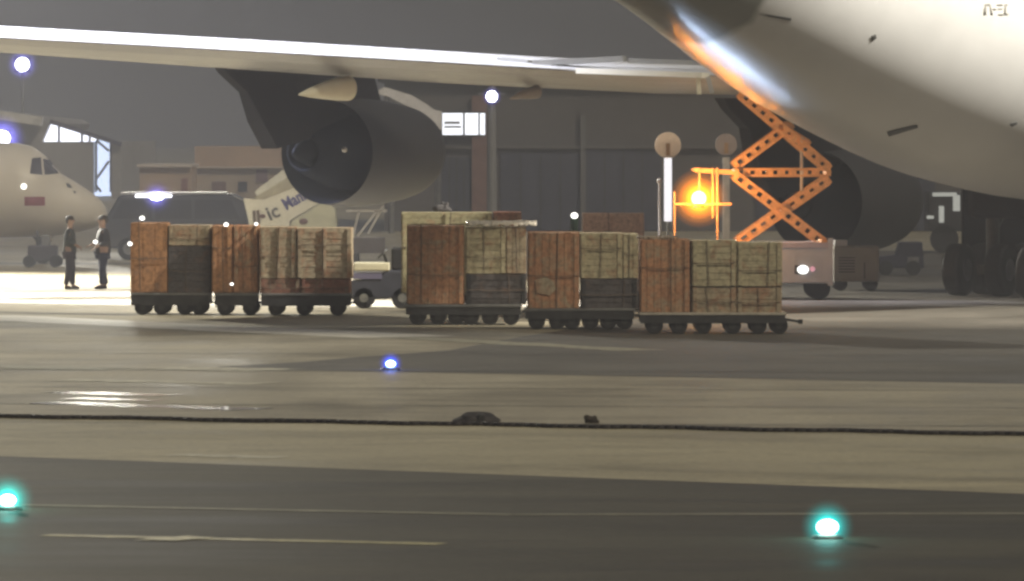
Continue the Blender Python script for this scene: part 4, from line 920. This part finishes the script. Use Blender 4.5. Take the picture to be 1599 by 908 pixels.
# ------------------------------------------------------------------ people
def skin_obj(name, verts, edges, radii, m, parent=None, sub=2, root=0):
    me = bpy.data.meshes.new(name); me.from_pydata([Vector(v) for v in verts], edges, []); me.materials.append(m)
    o = bpy.data.objects.new(name, me); C.objects.link(o); 
    if parent: o.parent = parent
    md = o.modifiers.new('skin', 'SKIN'); 
    for i, r in enumerate(radii):
        sv = me.skin_vertices[0].data[i]; sv.radius = (r, r) if not isinstance(r, tuple) else r
    me.skin_vertices[0].data[root].use_root = True
    md.use_smooth_shade = True
    s = o.modifiers.new('sub', 'SUBSURF'); s.levels = sub; s.render_levels = sub
    return o
def person(px, D, rz, label, jc, tc_, holds=False):
    M_skin = mat('skin_tone', (.30, .19, .14), .6); M_j = mat('jacket_' + jc[0], jc[1], .85, var=.25, vscale=4, bump=.3); M_t = mat('trousers_' + tc_[0], tc_[1], .85, var=.25, vscale=4, bump=.3)
    root = empty('person', (X(px, D), D, 0), label, 'person', None, rz)
    # facing +x: x forward, y sideways
    P = {}; V = []; Rr = []; E = []
    def v(n, co, r): P[n] = len(V); V.append(co); Rr.append(r)
    def e(*a):
        for i in range(len(a) - 1): E.append((P[a[i]], P[a[i + 1]]))
    v('pel', (0, 0, .98), (.15, .12)); v('wa', (0, 0, 1.12), (.14, .11)); v('ch', (.01, 0, 1.32), (.16, .12)); v('nk0', (0, 0, 1.48), (.07, .07)); v('nk', (.01, 0, 1.55), .055); v('h1', (.02, 0, 1.63), .085); v('h2', (.02, 0, 1.73), .10); v('h3', (.01, 0, 1.80), .06)
    e('pel', 'wa', 'ch', 'nk0', 'nk', 'h1', 'h2', 'h3')
    hands = []
    for s, n in ((1, 'l'), (-1, 'r')):
        v('sh' + n, (0, s * .18, 1.44), .065); 
        if s == 1: el = (-.04, s * .25, 1.17); wr = (.16, s * .16, 1.06)
        else: el = (-.05, s * .25, 1.17); wr = (.2, s * .17, 1.1)
        v('el' + n, el, .047); v('wr' + n, wr, .032); e('ch', 'sh' + n, 'el' + n, 'wr' + n)
        d = (Vector(wr) - Vector(el)).normalized(); pm = Vector(wr) + d * .06; v('pm' + n, tuple(pm), (.04, .022)); e('wr' + n, 'pm' + n); hands.append((pm, d, s))
        v('hp' + n, (0, s * .09, .93), .095); v('kn' + n, (.02 + .02 * s, s * .11, .52), .062); v('an' + n, (-.02 + .06 * s, s * .12, .1), .042); v('to' + n, (.14 + .06 * s, s * .14, .04), .036)
        e('pel', 'hp' + n, 'kn' + n, 'an' + n, 'to' + n)
    skin_obj('body', V, E, Rr, M_skin, root)
    # fingers: four and a thumb on each hand
    for pm, d, s in hands:
        hv = []; he = []; hr = []
        side = Vector((0, 1, 0)); down = Vector((0, 0, -1))
        for k in range(4):
            o_ = (k - 1.5) * .019; L = (.035, .042, .038, .028)[k]; b = len(hv)
            a = pm + side * o_; hv += [a, a + d * L * 1.2, a + d * L * 1.9 + down * .018, a + d * L * 1.9 + down * .045]; hr += [.009, .0088, .008, .007]; he += [(b, b + 1), (b + 1, b + 2), (b + 2, b + 3)]
        b = len(hv); a = pm - d * .03; hv += [a, a + Vector((0, -s * .035, .005)) + d * .02, a + Vector((0, -s * .045, 0)) + d * .05]; hr += [.011, .010, .008]; he += [(b, b + 1), (b + 1, b + 2)]
        me = bpy.data.meshes.new('hand'); me.from_pydata(hv, he, []); me.materials.append(M_skin); ob = bpy.data.objects.new('hand', me); C.objects.link(ob); ob.parent = root
        md = ob.modifiers.new('skin', 'SKIN')
        for i, r in enumerate(hr): me.skin_vertices[0].data[i].radius = (r, r)
        for i in (0, 4, 8, 12, 16): me.skin_vertices[0].data[i].use_root = True
        ob.modifiers.new('sub', 'SUBSURF').render_levels = 1
    # jacket
    V = []; Rr = []; E = []; P.clear()
    v('hem', (0, 0, .84), (.19, .155)); v('pel', (0, 0, .98), (.185, .15)); v('wa', (0, 0, 1.12), (.175, .14)); v('ch', (.01, 0, 1.34), (.185, .15)); v('nk', (0, 0, 1.47), (.09, .09)); v('col', (0, 0, 1.53), (.075, .075)); e('hem', 'pel', 'wa', 'ch', 'nk', 'col')
    for s, n in ((1, 'l'), (-1, 'r')):
        v('sh' + n, (0, s * .19, 1.43), .085); el = (-.04, s * .255, 1.17) if s == 1 else (-.05, s * .255, 1.17); wr = (.13, s * .175, 1.075) if s == 1 else (.165, s * .18, 1.11)
        v('el' + n, el, .068); v('wr' + n, wr, .052); e('ch', 'sh' + n, 'el' + n, 'wr' + n)
    skin_obj('jacket', V, E, Rr, M_j, root)
    V = []; Rr = []; E = []; P.clear()
    v('pel', (0, 0, .96), (.165, .14)); 
    for s, n in ((1, 'l'), (-1, 'r')):
        v('hp' + n, (0, s * .09, .86), .11); v('kn' + n, (.02 + .02 * s, s * .11, .5), .085); v('an' + n, (-.02 + .06 * s, s * .12, .1), .075); e('pel', 'hp' + n, 'kn' + n, 'an' + n)
    skin_obj('trousers', V, E, Rr, M_t, root)
    for s in (1, -1):
        skin_obj('boot', [(-.06 + .06 * s, s * .12, .06), (.03 + .06 * s, s * .125, .05), (.16 + .06 * s, s * .14, .035)], [(0, 1), (1, 2)], [.055, .05, .035], M_black, root)
    # hair, eyes, nose, ears
    bm = bmesh.new(); sphere(bm, (-.005, 0, 1.735), .112, 1, .86, .92)
    for v_ in [q for q in bm.verts if q.co.z < 1.70 and q.co.x > -.02]: v_.co.x -= .08
    link('hair', bm, mat('dark_hair', (.03, .025, .02), .8), root, smooth=True)
    bm = bmesh.new(); bmesh.ops.create_cone(bm, cap_ends=True, segments=8, radius1=.016, radius2=.004, depth=.05, matrix=Matrix.Translation((.118, 0, 1.70)) @ Matrix.Rotation(R(20), 4, 'Y')); link('nose', bm, M_skin, root)
    for s in (1, -1):
        bm = bmesh.new(); sphere(bm, (.103, s * .033, 1.725), .012); link('eye', bm, M_glass, root)
        bm = bmesh.new(); sphere(bm, (.01, s * .094, 1.70), .03, .7, .35, 1.1); link('ear', bm, M_skin, root)
    bm = bmesh.new(); box(bm, .098, .104, -.025, .025, 1.655, 1.662); link('mouth', bm, mat('lip', (.2, .08, .07), .6), root)
    return root
person(109, 182.5, R(-8), 'bare-headed man in a dark green-grey jacket facing the other man', ('green', (.028, .032, .026)), ('purple', (.024, .018, .024)))
p2 = person(161, 183, R(195), 'man in a near-black jacket and navy trousers, beside a small white lamp', ('black', (.015, .013, .014)), ('navy', (.015, .018, .04)))
p2.scale = (1.18, 1.18, 1.0)
small_lamp(149, 378, 182.4, 'small white lamp held between the two standing men', r=.05)

# ------------------------------------------------------------------ haze
bm = bmesh.new(); box(bm, -950, 950, -60, 1550, -1, 70)
hm = bpy.data.materials.new('haze_air'); hm.use_nodes = True; t = hm.node_tree; t.nodes.clear()
ho = t.nodes.new('ShaderNodeOutputMaterial'); pv = t.nodes.new('ShaderNodeVolumePrincipled'); pv.inputs['Color'].default_value = (.54, .55, .60, 1); pv.inputs['Density'].default_value = .0015; pv.inputs['Anisotropy'].default_value = 0.0
t.links.new(pv.outputs[0], ho.inputs['Volume'])
tag(link('haze', bm, hm), 'thin pale night haze filling the air over the apron', 'haze', kind='stuff')
